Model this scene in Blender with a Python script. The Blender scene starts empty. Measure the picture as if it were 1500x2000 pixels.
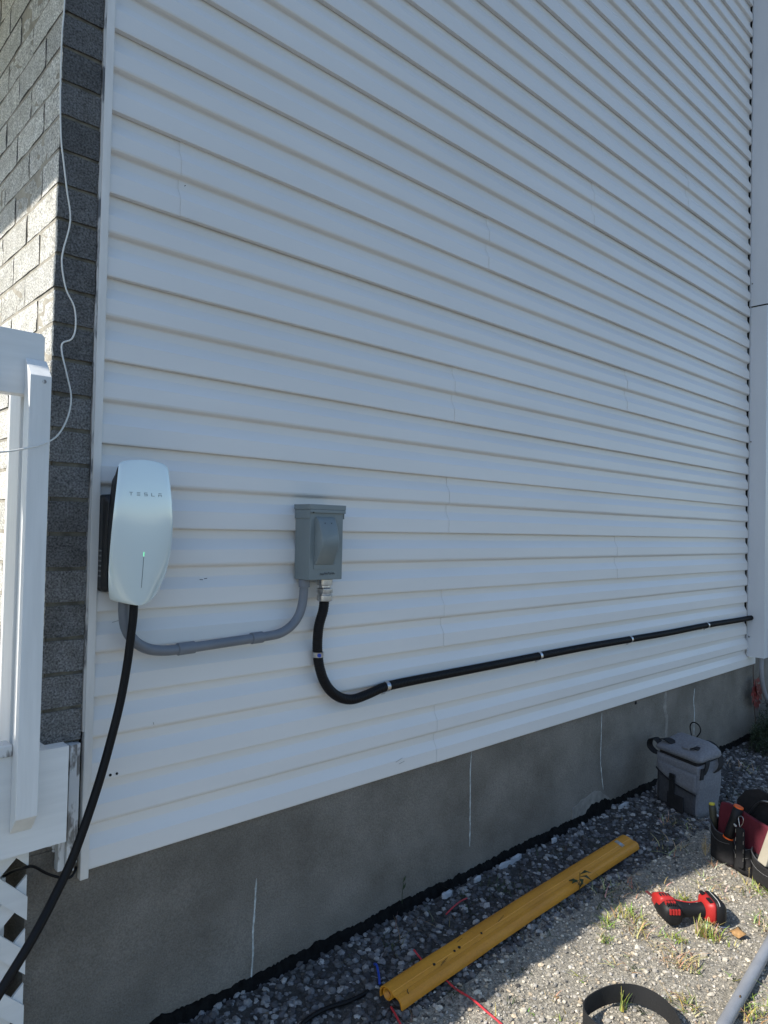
import bpy, bmesh, math, random
import numpy as np
from mathutils import Vector, Matrix, noise
R = math.radians
random.seed(7); rng = np.random.default_rng(7)
sc = bpy.context.scene
COL = sc.collection

# ------------------------------------------------------------------ camera
cam_d = bpy.data.cameras.new('camera'); cam = bpy.data.objects.new('camera', cam_d); COL.objects.link(cam)
f_ = Vector((0.68293, 0.73012, 0.02307)); r_ = Vector((0.72979, -0.68332, 0.02187)); u_ = Vector((-0.03173, -0.00191, 0.99949))
cam.matrix_world = Matrix(((r_.x, u_.x, -f_.x, -0.6522), (r_.y, u_.y, -f_.y, -1.7034), (r_.z, u_.z, -f_.z, 1.2948), (0, 0, 0, 1)))
cam_d.sensor_fit = 'HORIZONTAL'; cam_d.sensor_width = 36.0; cam_d.lens = 36.0 * 1378.9 / 1500.0
cam_d.clip_start = 0.02; cam_d.clip_end = 2000
sc.camera = cam

# ------------------------------------------------------------------ world and sun
EL, AZ = 40.3, 169.5            # sun height, direction from +X anticlockwise
S = Vector((math.cos(R(AZ)) * math.cos(R(EL)), math.sin(R(AZ)) * math.cos(R(EL)), math.sin(R(EL))))
w = bpy.data.worlds.new('World'); sc.world = w; w.use_nodes = True
nt = w.node_tree; nt.nodes.clear()
sky = nt.nodes.new('ShaderNodeTexSky'); sky.sky_type = 'NISHITA'; sky.sun_disc = False
sky.sun_elevation = R(EL); sky.sun_rotation = R(90 - AZ); sky.air_density = 1.0; sky.dust_density = 0.6; sky.ozone_density = 1.6
bg = nt.nodes.new('ShaderNodeBackground'); bg.inputs['Strength'].default_value = 0.14
wo = nt.nodes.new('ShaderNodeOutputWorld')
hs = nt.nodes.new('ShaderNodeHueSaturation'); hs.inputs['Saturation'].default_value = 1.07
nt.links.new(sky.outputs[0], hs.inputs['Color']); nt.links.new(hs.outputs[0], bg.inputs[0]); nt.links.new(bg.outputs[0], wo.inputs[0])
sd = bpy.data.lights.new('sun', 'SUN'); sd.energy = 5.0; sd.angle = R(0.53); sd.color = (1.0, 0.95, 0.87)
sun = bpy.data.objects.new('sun', sd); COL.objects.link(sun); sun.rotation_euler = S.to_track_quat('Z', 'Y').to_euler(); sun.location = (-8, 3, 9)
sc.view_settings.view_transform = 'Standard'; sc.view_settings.look = 'None'
sc.view_settings.exposure = 0.50; sc.view_settings.gamma = 1.0

# ------------------------------------------------------------------ materials
def mat(name, col, rough=0.6, var=0.0, vscale=8.0, col2=None, bump=0.0, bscale=80.0, bdist=0.002, metal=0.0, spec=0.5,
        attr=False, coat=0.0, stretch=None, bump2=0.0, b2scale=8.0, vdetail=4.0, vlo=0.35, vhi=0.65, emit=None, estr=0.0, sheen=0.0,
        fine=0.0, fscale=300.0):
    m = bpy.data.materials.new(name); m.use_nodes = True; t = m.node_tree; n = t.nodes; l = t.links
    b = n['Principled BSDF']; b.inputs['Roughness'].default_value = rough; b.inputs['Metallic'].default_value = metal
    b.inputs['Specular IOR Level'].default_value = spec; b.inputs['Coat Weight'].default_value = coat
    if coat: b.inputs['Coat Roughness'].default_value = 0.04
    if sheen: b.inputs['Sheen Weight'].default_value = sheen
    tc = n.new('ShaderNodeTexCoord'); vec = tc.outputs['Object']
    if stretch:
        mp = n.new('ShaderNodeMapping'); mp.inputs['Scale'].default_value = stretch; l.new(vec, mp.inputs[0]); vec = mp.outputs[0]
    c = col + (1,) if len(col) == 3 else col
    src = None
    if attr:
        a = n.new('ShaderNodeAttribute'); a.attribute_name = 'Col'; src = a.outputs['Color']
    if col2 is not None:
        nz = n.new('ShaderNodeTexNoise'); nz.inputs['Scale'].default_value = vscale; nz.inputs['Detail'].default_value = vdetail; nz.inputs['Roughness'].default_value = 0.6
        l.new(vec, nz.inputs['Vector'])
        mr = n.new('ShaderNodeMapRange'); mr.inputs['From Min'].default_value = vlo; mr.inputs['From Max'].default_value = vhi
        l.new(nz.outputs['Fac'], mr.inputs['Value'])
        mx = n.new('ShaderNodeMix'); mx.data_type = 'RGBA'; l.new(mr.outputs[0], mx.inputs['Factor'])
        mx.inputs['A'].default_value = c; mx.inputs['B'].default_value = tuple(col2) + (1,)
        if src is not None:
            m2 = n.new('ShaderNodeMix'); m2.data_type = 'RGBA'; m2.blend_type = 'MULTIPLY'; m2.inputs['Factor'].default_value = 1
            l.new(src, m2.inputs['A']); l.new(mx.outputs['Result'], m2.inputs['B']); src = m2.outputs['Result']
        else: src = mx.outputs['Result']
    if fine:
        nf = n.new('ShaderNodeTexNoise'); nf.inputs['Scale'].default_value = fscale; nf.inputs['Detail'].default_value = 2
        l.new(tc.outputs['Object'], nf.inputs['Vector'])
        mf = n.new('ShaderNodeMapRange'); mf.inputs['From Min'].default_value = 0.3; mf.inputs['From Max'].default_value = 0.7
        mf.inputs['To Min'].default_value = 1 - fine; mf.inputs['To Max'].default_value = 1 + fine; l.new(nf.outputs['Fac'], mf.inputs['Value'])
        m3 = n.new('ShaderNodeVectorMath'); m3.operation = 'SCALE'; l.new(mf.outputs[0], m3.inputs['Scale'])
        if src is None: m3.inputs[0].default_value = c[:3]
        else: l.new(src, m3.inputs[0])
        src = m3.outputs[0]
    if src is None: b.inputs['Base Color'].default_value = c
    else: l.new(src, b.inputs['Base Color'])
    last = None
    for st, s_, dd in ((bump, bscale, bdist), (bump2, b2scale, 0.01)):
        if st:
            nz = n.new('ShaderNodeTexNoise'); nz.inputs['Scale'].default_value = s_; nz.inputs['Detail'].default_value = 5; nz.inputs['Roughness'].default_value = 0.65
            l.new(vec, nz.inputs['Vector'])
            bp = n.new('ShaderNodeBump'); bp.inputs['Strength'].default_value = st; bp.inputs['Distance'].default_value = dd
            l.new(nz.outputs['Fac'], bp.inputs['Height'])
            if last: l.new(last, bp.inputs['Normal'])
            last = bp.outputs[0]
    if last: l.new(last, b.inputs['Normal'])
    if emit: b.inputs['Emission Color'].default_value = tuple(emit) + (1,); b.inputs['Emission Strength'].default_value = estr
    return m

M = {}
M['siding'] = mat('vinyl_siding', (0.76, 0.75, 0.73), 0.42, col2=(0.71, 0.70, 0.68), vscale=3.0, bump=0.10, bscale=35, bdist=0.001, bump2=0.05, b2scale=6, stretch=(0.35, 1, 1.6), spec=0.45, vlo=0.3, vhi=0.7, vdetail=6)
M['trim'] = mat('vinyl_trim', (0.78, 0.76, 0.72), 0.45, col2=(0.66, 0.64, 0.60), vscale=9, bump=0.1, bscale=60, bdist=0.001, stretch=(3, 3, 0.5))
M['trim_grey'] = mat('faint_scuff', (0.36, 0.35, 0.33), 0.7)
M['caulk'] = mat('old_caulk', (0.55, 0.53, 0.50), 0.6, col2=(0.12, 0.12, 0.12), vscale=22, vlo=0.52, vhi=0.60, stretch=(1, 1, 0.35), bump=0.3, bscale=90)
M['concrete'] = mat('parged_concrete', (0.145, 0.131, 0.110), 0.95, col2=(0.225, 0.206, 0.178), vscale=4.0, bump=1.0, bscale=130, bdist=0.006, bump2=0.4, b2scale=14, fine=0.22, fscale=260, vdetail=8)
M['membrane'] = mat('black_membrane', (0.004, 0.004, 0.004), 0.85, col2=(0.010, 0.010, 0.010), vscale=40, bump=0.8, bscale=120, bdist=0.004, spec=0.1)
M['chalk'] = mat('white_filler', (0.52, 0.56, 0.56), 0.85, col2=(0.28, 0.29, 0.28), vscale=60, bump=0.4, bscale=200)
M['patch'] = mat('pale_parging', (0.29, 0.27, 0.24), 0.9, col2=(0.19, 0.175, 0.155), vscale=30, bump=0.5, bscale=150)
M['brick'] = mat('concrete_brick', (1.0, 1.0, 1.0), 0.95, attr=True, col2=(0.74, 0.73, 0.70), vscale=26, bump=1.0, bscale=300, bdist=0.006, bump2=0.4, b2scale=45, fine=0.60, fscale=230, vdetail=6)
M['mortar'] = mat('mortar', (0.38, 0.35, 0.29), 0.95, col2=(0.24, 0.22, 0.18), vscale=30, bump=0.6, bscale=200, bdist=0.003)
M['mortar_dark'] = mat('dark_mortar', (0.22, 0.20, 0.155), 0.95, col2=(0.10, 0.09, 0.07), vscale=30, bump=0.6, bscale=200, bdist=0.003)
M['white_paint'] = mat('white_painted_wood', (0.74, 0.75, 0.74), 0.5, col2=(0.68, 0.69, 0.68), vscale=10, bump=0.12, bscale=45, bdist=0.002, stretch=(6, 6, 0.5), spec=0.4)
M['white_board'] = mat('white_painted_board', (0.74, 0.75, 0.74), 0.5, col2=(0.68, 0.69, 0.68), vscale=8, bump=0.12, bscale=40, bdist=0.002, stretch=(0.5, 6, 6), spec=0.4)
M['worn_paint'] = mat('peeling_white_paint', (0.66, 0.67, 0.67), 0.6, col2=(0.22, 0.21, 0.20), vscale=26, vlo=0.55, vhi=0.62, bump=0.5, bscale=60, stretch=(1, 1, 0.4))
M['dark_core'] = mat('building_felt', (0.012, 0.012, 0.012), 0.9)
M['roof'] = mat('asphalt_shingle', (0.06, 0.058, 0.056), 0.95, col2=(0.10, 0.095, 0.09), vscale=40, bump=0.6, bscale=160)
M['glass_white'] = mat('white_glass', (0.72, 0.82, 0.82), 0.20, metal=0.12, coat=0.8, spec=0.6)
M['black_plastic'] = mat('black_plastic', (0.012, 0.013, 0.015), 0.45, bump=0.1, bscale=300, bdist=0.0006)
M['rubber'] = mat('black_cable_rubber', (0.006, 0.006, 0.007), 0.5, spec=0.22, bump=0.05, bscale=100)
M['logo'] = mat('grey_print', (0.17, 0.20, 0.22), 0.35)
M['led'] = mat('green_light', (0.2, 0.8, 0.4), 0.3, emit=(0.25, 1.0, 0.5), estr=0.55)
M['box_grey'] = mat('grey_enamel_steel', (0.200, 0.235, 0.240), 0.42, col2=(0.165, 0.198, 0.205), vscale=9, bump=0.06, bscale=120, spec=0.5, vlo=0.3, vhi=0.7)
M['pvc'] = mat('grey_pvc', (0.175, 0.19, 0.215), 0.42, col2=(0.15, 0.165, 0.19), vscale=12, bump=0.04, bscale=80)
M['pvc_light'] = mat('light_grey_pvc', (0.27, 0.285, 0.31), 0.5, col2=(0.21, 0.22, 0.24), vscale=18, bump=0.08, bscale=60, stretch=(0.4, 1, 1))
M['steel'] = mat('zinc_steel', (0.62, 0.62, 0.63), 0.28, metal=1.0, col2=(0.45, 0.45, 0.46), vscale=60, bump=0.1, bscale=200)
M['steel_plain'] = mat('dull_steel', (0.5, 0.5, 0.5), 0.4, metal=0.9)
M['duct'] = mat('grey_white_aluminium', (0.60, 0.62, 0.64), 0.4, col2=(0.55, 0.57, 0.59), vscale=4, bump=0.05, bscale=20, stretch=(1, 1, 0.3))
M['yellow'] = mat('yellow_plastic', (0.64, 0.275, 0.020), 0.5, col2=(0.50, 0.205, 0.016), vscale=9, bump=0.12, bscale=60, bdist=0.001, stretch=(0.5, 2, 2), vlo=0.4, vhi=0.7, fine=0.06, fscale=150)
M['dirt_mark'] = mat('dark_scuff', (0.10, 0.055, 0.015), 0.8)
M['red_wire'] = mat('red_insulation', (0.50, 0.035, 0.045), 0.4)
M['blue_wire'] = mat('blue_insulation', (0.02, 0.07, 0.42), 0.4)
M['white_wire'] = mat('white_wire', (0.72, 0.71, 0.66), 0.5)
M['webbing'] = mat('black_webbing', (0.011, 0.0115, 0.0125), 0.8, bump=0.6, bscale=400, bdist=0.001)
M['felt_grey'] = mat('grey_heather_fabric', (0.145, 0.152, 0.168), 0.95, col2=(0.19, 0.197, 0.215), vscale=120, bump=0.4, bscale=300, bdist=0.001, bump2=0.5, b2scale=11, sheen=0.1, vdetail=2)
M['felt_dark'] = mat('dark_grey_fabric', (0.045, 0.048, 0.056), 0.95, col2=(0.065, 0.068, 0.076), vscale=90, bump=0.4, bscale=260, bump2=0.5, b2scale=14)
M['black_fabric'] = mat('black_nylon', (0.009, 0.009, 0.010), 0.9, col2=(0.016, 0.015, 0.017), vscale=30, bump=0.5, bscale=350, bdist=0.001, bump2=0.5, b2scale=18)
M['maroon'] = mat('maroon_fabric', (0.12, 0.010, 0.022), 0.9, col2=(0.09, 0.008, 0.017), vscale=20, bump=0.4, bscale=300, bump2=0.4, b2scale=16)
M['stitch'] = mat('grey_stitching', (0.20, 0.20, 0.20), 0.8)
M['orange'] = mat('orange_plastic', (0.85, 0.13, 0.015), 0.5)
M['yellow_cap'] = mat('yellow_cap', (0.60, 0.50, 0.04), 0.5)
M['olive'] = mat('dark_olive_plastic', (0.045, 0.045, 0.03), 0.6)
M['cream'] = mat('cream_plastic', (0.38, 0.345, 0.27), 0.6, col2=(0.33, 0.295, 0.23), vscale=14)
M['tool_red'] = mat('red_tool_plastic', (0.36, 0.018, 0.016), 0.5, bump=0.05, bscale=80)
M['tool_black'] = mat('black_tool_rubber', (0.010, 0.010, 0.011), 0.55, spec=0.3, bump=0.2, bscale=200)
M['tool_white'] = mat('pale_moulding_line', (0.5, 0.5, 0.48), 0.5)
M['tan_leaf'] = mat('dry_tan_leaf', (0.42, 0.25, 0.10), 0.8, col2=(0.30, 0.16, 0.06), vscale=60, bump=0.6, bscale=80)
M['red_leaf'] = mat('red_creeper_leaf', (0.20, 0.012, 0.014), 0.6, col2=(0.09, 0.02, 0.012), vscale=40)
M['green_leaf'] = mat('dark_shrub_leaf', (0.018, 0.032, 0.012), 0.65, col2=(0.035, 0.055, 0.018), vscale=25)
M['stem'] = mat('brown_stem', (0.06, 0.03, 0.02), 0.8)
M['grass'] = mat('grass_blade', (1, 1, 1), 0.6, attr=True)
M['stone'] = mat('gravel_stone', (1, 1, 1), 0.9, attr=True, col2=(0.70, 0.70, 0.70), vscale=160, bump=0.4, bscale=500, bdist=0.001)
M['ground'] = mat('gravel_ground', (0.41, 0.375, 0.305), 0.95, col2=(0.18, 0.165, 0.135), vscale=95, bump=1.0, bscale=130, bdist=0.008, bump2=0.6, b2scale=22, fine=0.35, fscale=240, vdetail=8)

# ------------------------------------------------------------------ mesh helpers
class MB:
    def __init__(s): s.v = []; s.f = []
    def add(s, vs, fs):
        o = len(s.v); s.v += [tuple(p) for p in vs]; s.f += [tuple(i + o for i in q) for q in fs]; return s
    def box(s, x0, x1, y0, y1, z0, z1, X=None):
        vs = [Vector((x, y, z)) for x in (x0, x1) for y in (y0, y1) for z in (z0, z1)]
        if X is not None: vs = [X @ p for p in vs]
        return s.add(vs, [(0, 1, 3, 2), (4, 6, 7, 5), (0, 4, 5, 1), (2, 3, 7, 6), (0, 2, 6, 4), (1, 5, 7, 3)])
    def tube(s, pts, r, n=12, caps=True, rfun=None):
        pts = [Vector(p) for p in pts]; rings = []; up = None
        for i, p in enumerate(pts):
            t = (pts[min(i + 1, len(pts) - 1)] - pts[max(i - 1, 0)]).normalized()
            if up is None:
                up = Vector((0, 0, 1)) if abs(t.z) < 0.9 else Vector((0, 1, 0))
            a = t.cross(up).normalized(); up = a.cross(t).normalized()
            rr = r if rfun is None else rfun(i, p)
            rings.append([p + (a * math.cos(2 * math.pi * k / n) + up * math.sin(2 * math.pi * k / n)) * rr for k in range(n)])
        vs = [q for g in rings for q in g]; fs = []
        for i in range(len(rings) - 1):
            for k in range(n):
                fs.append((i * n + k, i * n + (k + 1) % n, (i + 1) * n + (k + 1) % n, (i + 1) * n + k))
        if caps: fs += [tuple(range(n))[::-1], tuple((len(rings) - 1) * n + k for k in range(n))]
        return s.add(vs, fs)
    def ribbon(s, pts, wd, th, side):
        """strap: pts = centre line, side(i)->unit vector across the width, th = thickness"""
        pts = [Vector(p) for p in pts]; vs = []; fs = []
        for i, p in enumerate(pts):
            t = (pts[min(i + 1, len(pts) - 1)] - pts[max(i - 1, 0)]).normalized()
            a = Vector(side(i) if callable(side) else side).normalized(); nn = t.cross(a).normalized()
            for sa, sb in ((-1, -1), (1, -1), (1, 1), (-1, 1)): vs.append(p + a * sa * wd / 2 + nn * sb * th / 2)
        for i in range(len(pts) - 1):
            for k in range(4): fs.append((i * 4 + k, i * 4 + (k + 1) % 4, i * 4 + 4 + (k + 1) % 4, i * 4 + 4 + k))
        n = len(pts) - 1; fs += [(3, 2, 1, 0), (n * 4, n * 4 + 1, n * 4 + 2, n * 4 + 3)]
        return s.add(vs, fs)
    def prism(s, outline, y0, y1, X=None):
        """outline in (x,z), extruded along y"""
        n = len(outline); vs = [Vector((x, y, z)) for y in (y0, y1) for x, z in outline]
        if X is not None: vs = [X @ p for p in vs]
        fs = [tuple(range(n)), tuple(range(2 * n - 1, n - 1, -1))] + [(i, i + n, (i + 1) % n + n, (i + 1) % n) for i in range(n)]
        return s.add(vs, fs)
    def loft(s, rings, caps=True):
        n = len(rings[0]); vs = [q for g in rings for q in g]; fs = []
        for i in range(len(rings) - 1):
            for k in range(n): fs.append((i * n + k, i * n + (k + 1) % n, (i + 1) * n + (k + 1) % n, (i + 1) * n + k))
        if caps: fs += [tuple(range(n))[::-1], tuple((len(rings) - 1) * n + k for k in range(n))]
        return s.add(vs, fs)
    def build(s, name, m, parent=None, smooth=False, bevel=0.0, bseg=2, auto=None, sub=0):
        me = bpy.data.meshes.new(name); me.from_pydata(s.v, [], s.f); me.validate()
        bm = bmesh.new(); bm.from_mesh(me); bmesh.ops.recalc_face_normals(bm, faces=bm.faces); bm.to_mesh(me); bm.free()
        o = bpy.data.objects.new(name, me); COL.objects.link(o)
        if m: me.materials.append(m)
        if smooth: me.polygons.foreach_set('use_smooth', [True] * len(me.polygons))
        if bevel:
            b = o.modifiers.new('bevel', 'BEVEL'); b.width = bevel; b.segments = bseg; b.limit_method = 'ANGLE'; b.angle_limit = R(35)
            me.polygons.foreach_set('use_smooth', [True] * len(me.polygons))
            wn = o.modifiers.new('wn', 'WEIGHTED_NORMAL'); wn.keep_sharp = True
        if sub:
            b = o.modifiers.new('sub', 'SUBSURF'); b.levels = sub; b.render_levels = sub
        if parent: o.parent = parent
        return o

def raw(name, verts, faces, m, col=None, parent=None, smooth=False):
    """big numpy mesh: verts (n,3), faces (k,3 or 4), per-vertex colours"""
    me = bpy.data.meshes.new(name); n = len(verts); k = len(faces); q = faces.shape[1]
    me.vertices.add(n); me.vertices.foreach_set('co', np.asarray(verts, np.float32).ravel())
    me.loops.add(k * q); me.loops.foreach_set('vertex_index', np.asarray(faces, np.int32).ravel())
    me.polygons.add(k); me.polygons.foreach_set('loop_start', np.arange(0, k * q, q, dtype=np.int32))
    me.polygons.foreach_set('use_smooth', np.full(k, smooth))
    me.update(calc_edges=True)
    if col is not None:
        a = me.color_attributes.new('Col', 'FLOAT_COLOR', 'POINT'); a.data.foreach_set('color', np.c_[col, np.ones(n)].astype(np.float32).ravel())
    o = bpy.data.objects.new(name, me); COL.objects.link(o); me.materials.append(m)
    if parent: o.parent = parent
    return o

def smoothpath(P, k=6):
    P = [Vector(p) for p in P]; out = []
    for i in range(len(P) - 1):
        a, b, c, d = P[max(i - 1, 0)], P[i], P[i + 1], P[min(i + 2, len(P) - 1)]
        for j in range(k):
            t = j / k
            out.append(0.5 * ((2 * b) + (c - a) * t + (2 * a - 5 * b + 4 * c - d) * t * t + (3 * b - a - 3 * c + d) * t ** 3))
    out.append(P[-1]); return out

def tag(o, label=None, cat=None, group=None, kind=None):
    if label: o['label'] = label
    if cat: o['category'] = cat
    if group: o['group'] = group
    if kind: o['kind'] = kind
    return o
def empty(name, loc, label, cat, group=None):
    o = bpy.data.objects.new(name, None); COL.objects.link(o); o.location = loc; o.empty_display_size = 0.1
    return tag(o, label, cat, group)
def adopt(root):
    """parts were built in world space: keep them in place under a root that has its own location"""
    bpy.context.view_layer.update()
    inv = root.matrix_world.inverted()
    for c in root.children: c.matrix_parent_inverse = inv
def rrect(cx, cz, w, h, r, n=5):
    out = []
    for sx, sz, a0 in ((1, 1, 0), (-1, 1, 90), (-1, -1, 180), (1, -1, 270)):
        for k in range(n + 1):
            a = R(a0 + 90 * k / n); out.append((cx + sx * (w / 2 - r) + r * math.cos(a), cz + sz * (h / 2 - r) + r * math.sin(a)))
    return out
def fbm(x, y, z=0.0, s=1.0): return noise.fractal(Vector((x * s, y * s, z * s)), 1.0, 2.0, 4)

# ================================================================== GROUND
def axis(lo, hi, step, far):
    a = list(np.arange(lo, hi + 1e-6, step)); g = step
    while a[-1] < far: g *= 1.35; a.append(a[-1] + g)
    g = step
    while a[0] > -far: g *= 1.35; a.insert(0, a[0] - g)
    return np.array(a)
gx = axis(-0.6, 5.0, 0.02, 400); gy = axis(-1.7, 0.1, 0.02, 400)
def ground_h(x, y): return -0.006 + 0.007 * noise.noise(Vector((x * 2.2, y * 2.2, 3.1))) + 0.004 * noise.noise(Vector((x * 9, y * 9, 1.7)))
gv = np.array([(x, y, ground_h(x, y) if (-3 < x < 8 and -4 < y < 3) else -0.006) for x in gx for y in gy])
nx, ny = len(gx), len(gy); ii, jj = np.meshgrid(np.arange(nx - 1), np.arange(ny - 1), indexing='ij')
b0 = (ii * ny + jj).ravel(); gf = np.stack([b0, b0 + ny, b0 + ny + 1, b0 + 1], 1)
g = raw('ground', gv, gf, M['ground'], smooth=True); tag(g, kind='structure')
M['asphalt'] = mat('asphalt', (0.045, 0.045, 0.047), 0.9, col2=(0.065, 0.064, 0.062), vscale=6, bump=0.6, bscale=120, fine=0.2, fscale=200)
vs = [(x, -1.5 + 0.05 * noise.noise(Vector((x, 0, 0))), 0.004) for x in np.linspace(-60, 60, 121)]; n = len(vs)
tag(MB().add(vs + [(x, -45.0, 0.004) for x, y, z in vs], [(i, i + 1, n + i + 1, n + i) for i in range(n - 1)]).build('added_driveway', M['asphalt']), kind='structure')  # unseen dark sheet, added to cut light bounced onto the wall
M['added_lawn'] = mat('added_lawn', (0.05, 0.075, 0.025), 0.95, col2=(0.075, 0.09, 0.035), vscale=5, bump=1.0, bscale=60, bdist=0.02)
tag(MB().add([(6.5, -1.4, 0.008), (60, -1.4, 0.008), (60, 40, 0.008), (6.5, 40, 0.008), (-60, -1.4, 0.008), (-1.4, -1.4, 0.008), (-1.4, 40, 0.008), (-60, 40, 0.008)], [(0, 1, 2, 3), (4, 5, 6, 7)]).build('added_lawn', M['added_lawn']), kind='structure')  # unseen grass areas, added to lower the ground bounce

# gravel: thousands of little faceted stones
ico = bmesh.new(); bmesh.ops.create_icosphere(ico, subdivisions=1, radius=1.0)
IV = np.array([v.co[:] for v in ico.verts]); IF = np.array([[v.index for v in f.verts] for f in ico.faces]); ico.free()
def stones(n, sampler, smin, smax, cols, sink=0.25, power=2.0, flat=0.65, blue=0.0):
    P = sampler(n); n = len(P)
    sz = smin + (smax - smin) * rng.random(n) ** power
    sc3 = sz[:, None] * np.stack([np.ones(n), 0.6 + 0.35 * rng.random(n), flat * (0.6 + 0.5 * rng.random(n))], 1) / 2
    V = IV[None] * (1 + 0.28 * (rng.random((n, len(IV))) - 0.5))[:, :, None]
    V = V + 0.10 * (rng.random(V.shape) - 0.5)
    # flatten random facets for a crushed look
    for _ in range(3):
        d = rng.normal(size=(n, 3)); d /= np.linalg.norm(d, axis=1)[:, None]; h = 0.45 + 0.35 * rng.random(n)
        s = np.einsum('nvk,nk->nv', V, d); ex = np.clip(s - h[:, None], 0, None); V = V - ex[:, :, None] * d[:, None, :]
    V = V * sc3[:, None, :]
    az = rng.random(n) * 2 * np.pi; tl = (rng.random(n) - 0.5) * 1.1
    ca, sa, ct, st = np.cos(az), np.sin(az), np.cos(tl), np.sin(tl)
    y = V[:, :, 1] * ct[:, None] - V[:, :, 2] * st[:, None]; z = V[:, :, 1] * st[:, None] + V[:, :, 2] * ct[:, None]
    x = V[:, :, 0]; V = np.stack([x * ca[:, None] - y * sa[:, None], x * sa[:, None] + y * ca[:, None], z], 2)
    gz = np.array([ground_h(a, b) for a, b in P]); V[:, :, 0] += P[:, 0:1]; V[:, :, 1] += P[:, 1:2]
    V[:, :, 2] += (gz + sc3[:, 2] * (1 - 2 * sink))[:, None]
    c = cols[rng.integers(0, len(cols), n)] * np.array([1.05, 1.0, 0.93]) * (0.85 + 0.85 * rng.random(n))[:, None]
    C = np.repeat(c[:, None], len(IV), 1)
    F = IF[None] + (np.arange(n) * len(IV))[:, None, None]
    return V.reshape(-1, 3), F.reshape(-1, 3), C.reshape(-1, 3)
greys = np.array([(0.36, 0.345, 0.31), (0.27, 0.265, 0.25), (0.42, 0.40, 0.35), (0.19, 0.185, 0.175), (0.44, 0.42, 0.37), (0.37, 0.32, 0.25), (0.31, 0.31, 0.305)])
pale = np.array([(0.15, 0.155, 0.165), (0.10, 0.105, 0.115), (0.07, 0.072, 0.08), (0.27, 0.275, 0.28), (0.05, 0.05, 0.055), (0.08, 0.08, 0.082)])  # blue-grey stones, colours also lowered for the shade near the wall
shade_greys = greys * np.array([0.24, 0.24, 0.25])  # same greys with the shade painted in, for the band by the wall
def samp(x0, x1, y0, y1, bias=1.0):
    def f(n):
        x = x0 + (x1 - x0) * rng.random(n) ** 1.25; y = y1 - (y1 - y0) * rng.random(n) ** bias
        k = (x + 1.1 * -y < 4.9) & (x - 0.2 > -0.35 + (-y) * 0.3); return np.stack([x, y], 1)[k]
    return f
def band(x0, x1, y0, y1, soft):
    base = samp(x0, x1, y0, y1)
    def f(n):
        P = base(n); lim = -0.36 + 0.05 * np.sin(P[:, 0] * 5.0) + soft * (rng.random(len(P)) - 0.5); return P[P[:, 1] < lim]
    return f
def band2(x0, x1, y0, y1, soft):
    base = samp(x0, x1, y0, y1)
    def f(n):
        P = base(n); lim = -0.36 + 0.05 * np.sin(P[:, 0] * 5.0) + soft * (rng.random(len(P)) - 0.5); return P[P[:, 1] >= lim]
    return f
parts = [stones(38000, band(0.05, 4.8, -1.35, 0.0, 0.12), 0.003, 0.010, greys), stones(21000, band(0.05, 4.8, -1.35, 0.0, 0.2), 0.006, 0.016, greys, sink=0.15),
         stones(30000, band2(0.05, 4.8, -1.35, 0.0, 0.12), 0.003, 0.010, shade_greys), stones(10000, band2(0.05, 4.8, -1.35, 0.0, 0.2), 0.008, 0.018, shade_greys),
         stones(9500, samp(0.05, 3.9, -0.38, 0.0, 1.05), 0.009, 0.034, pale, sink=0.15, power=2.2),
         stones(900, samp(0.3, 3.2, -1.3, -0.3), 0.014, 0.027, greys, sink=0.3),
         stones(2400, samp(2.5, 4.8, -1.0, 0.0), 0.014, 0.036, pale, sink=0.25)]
o = 0; Vs, Fs, Cs = [], [], []
for V, F, C in parts: Vs.append(V); Fs.append(F + o); Cs.append(C); o += len(V)
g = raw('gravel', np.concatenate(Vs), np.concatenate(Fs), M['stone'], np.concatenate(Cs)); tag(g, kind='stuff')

M['shaded_soil'] = mat('shade_darkened_soil', (0.075, 0.070, 0.062), 0.95, col2=(0.035, 0.033, 0.030), vscale=60, bump=1.0, bscale=140, bdist=0.008, fine=0.35, fscale=240)  # soil colour darkened to carry the shade along the wall foot
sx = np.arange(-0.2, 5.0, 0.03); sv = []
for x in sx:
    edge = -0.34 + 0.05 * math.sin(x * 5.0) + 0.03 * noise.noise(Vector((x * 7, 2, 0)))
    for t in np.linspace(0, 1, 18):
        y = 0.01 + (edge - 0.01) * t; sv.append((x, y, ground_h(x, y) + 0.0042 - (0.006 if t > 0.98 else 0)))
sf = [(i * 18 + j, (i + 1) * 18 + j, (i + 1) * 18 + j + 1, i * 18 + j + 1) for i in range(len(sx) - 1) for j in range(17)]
tag(MB().add(sv, sf).build('shaded_soil_strip', M['shaded_soil'], smooth=True), kind='structure')

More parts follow.
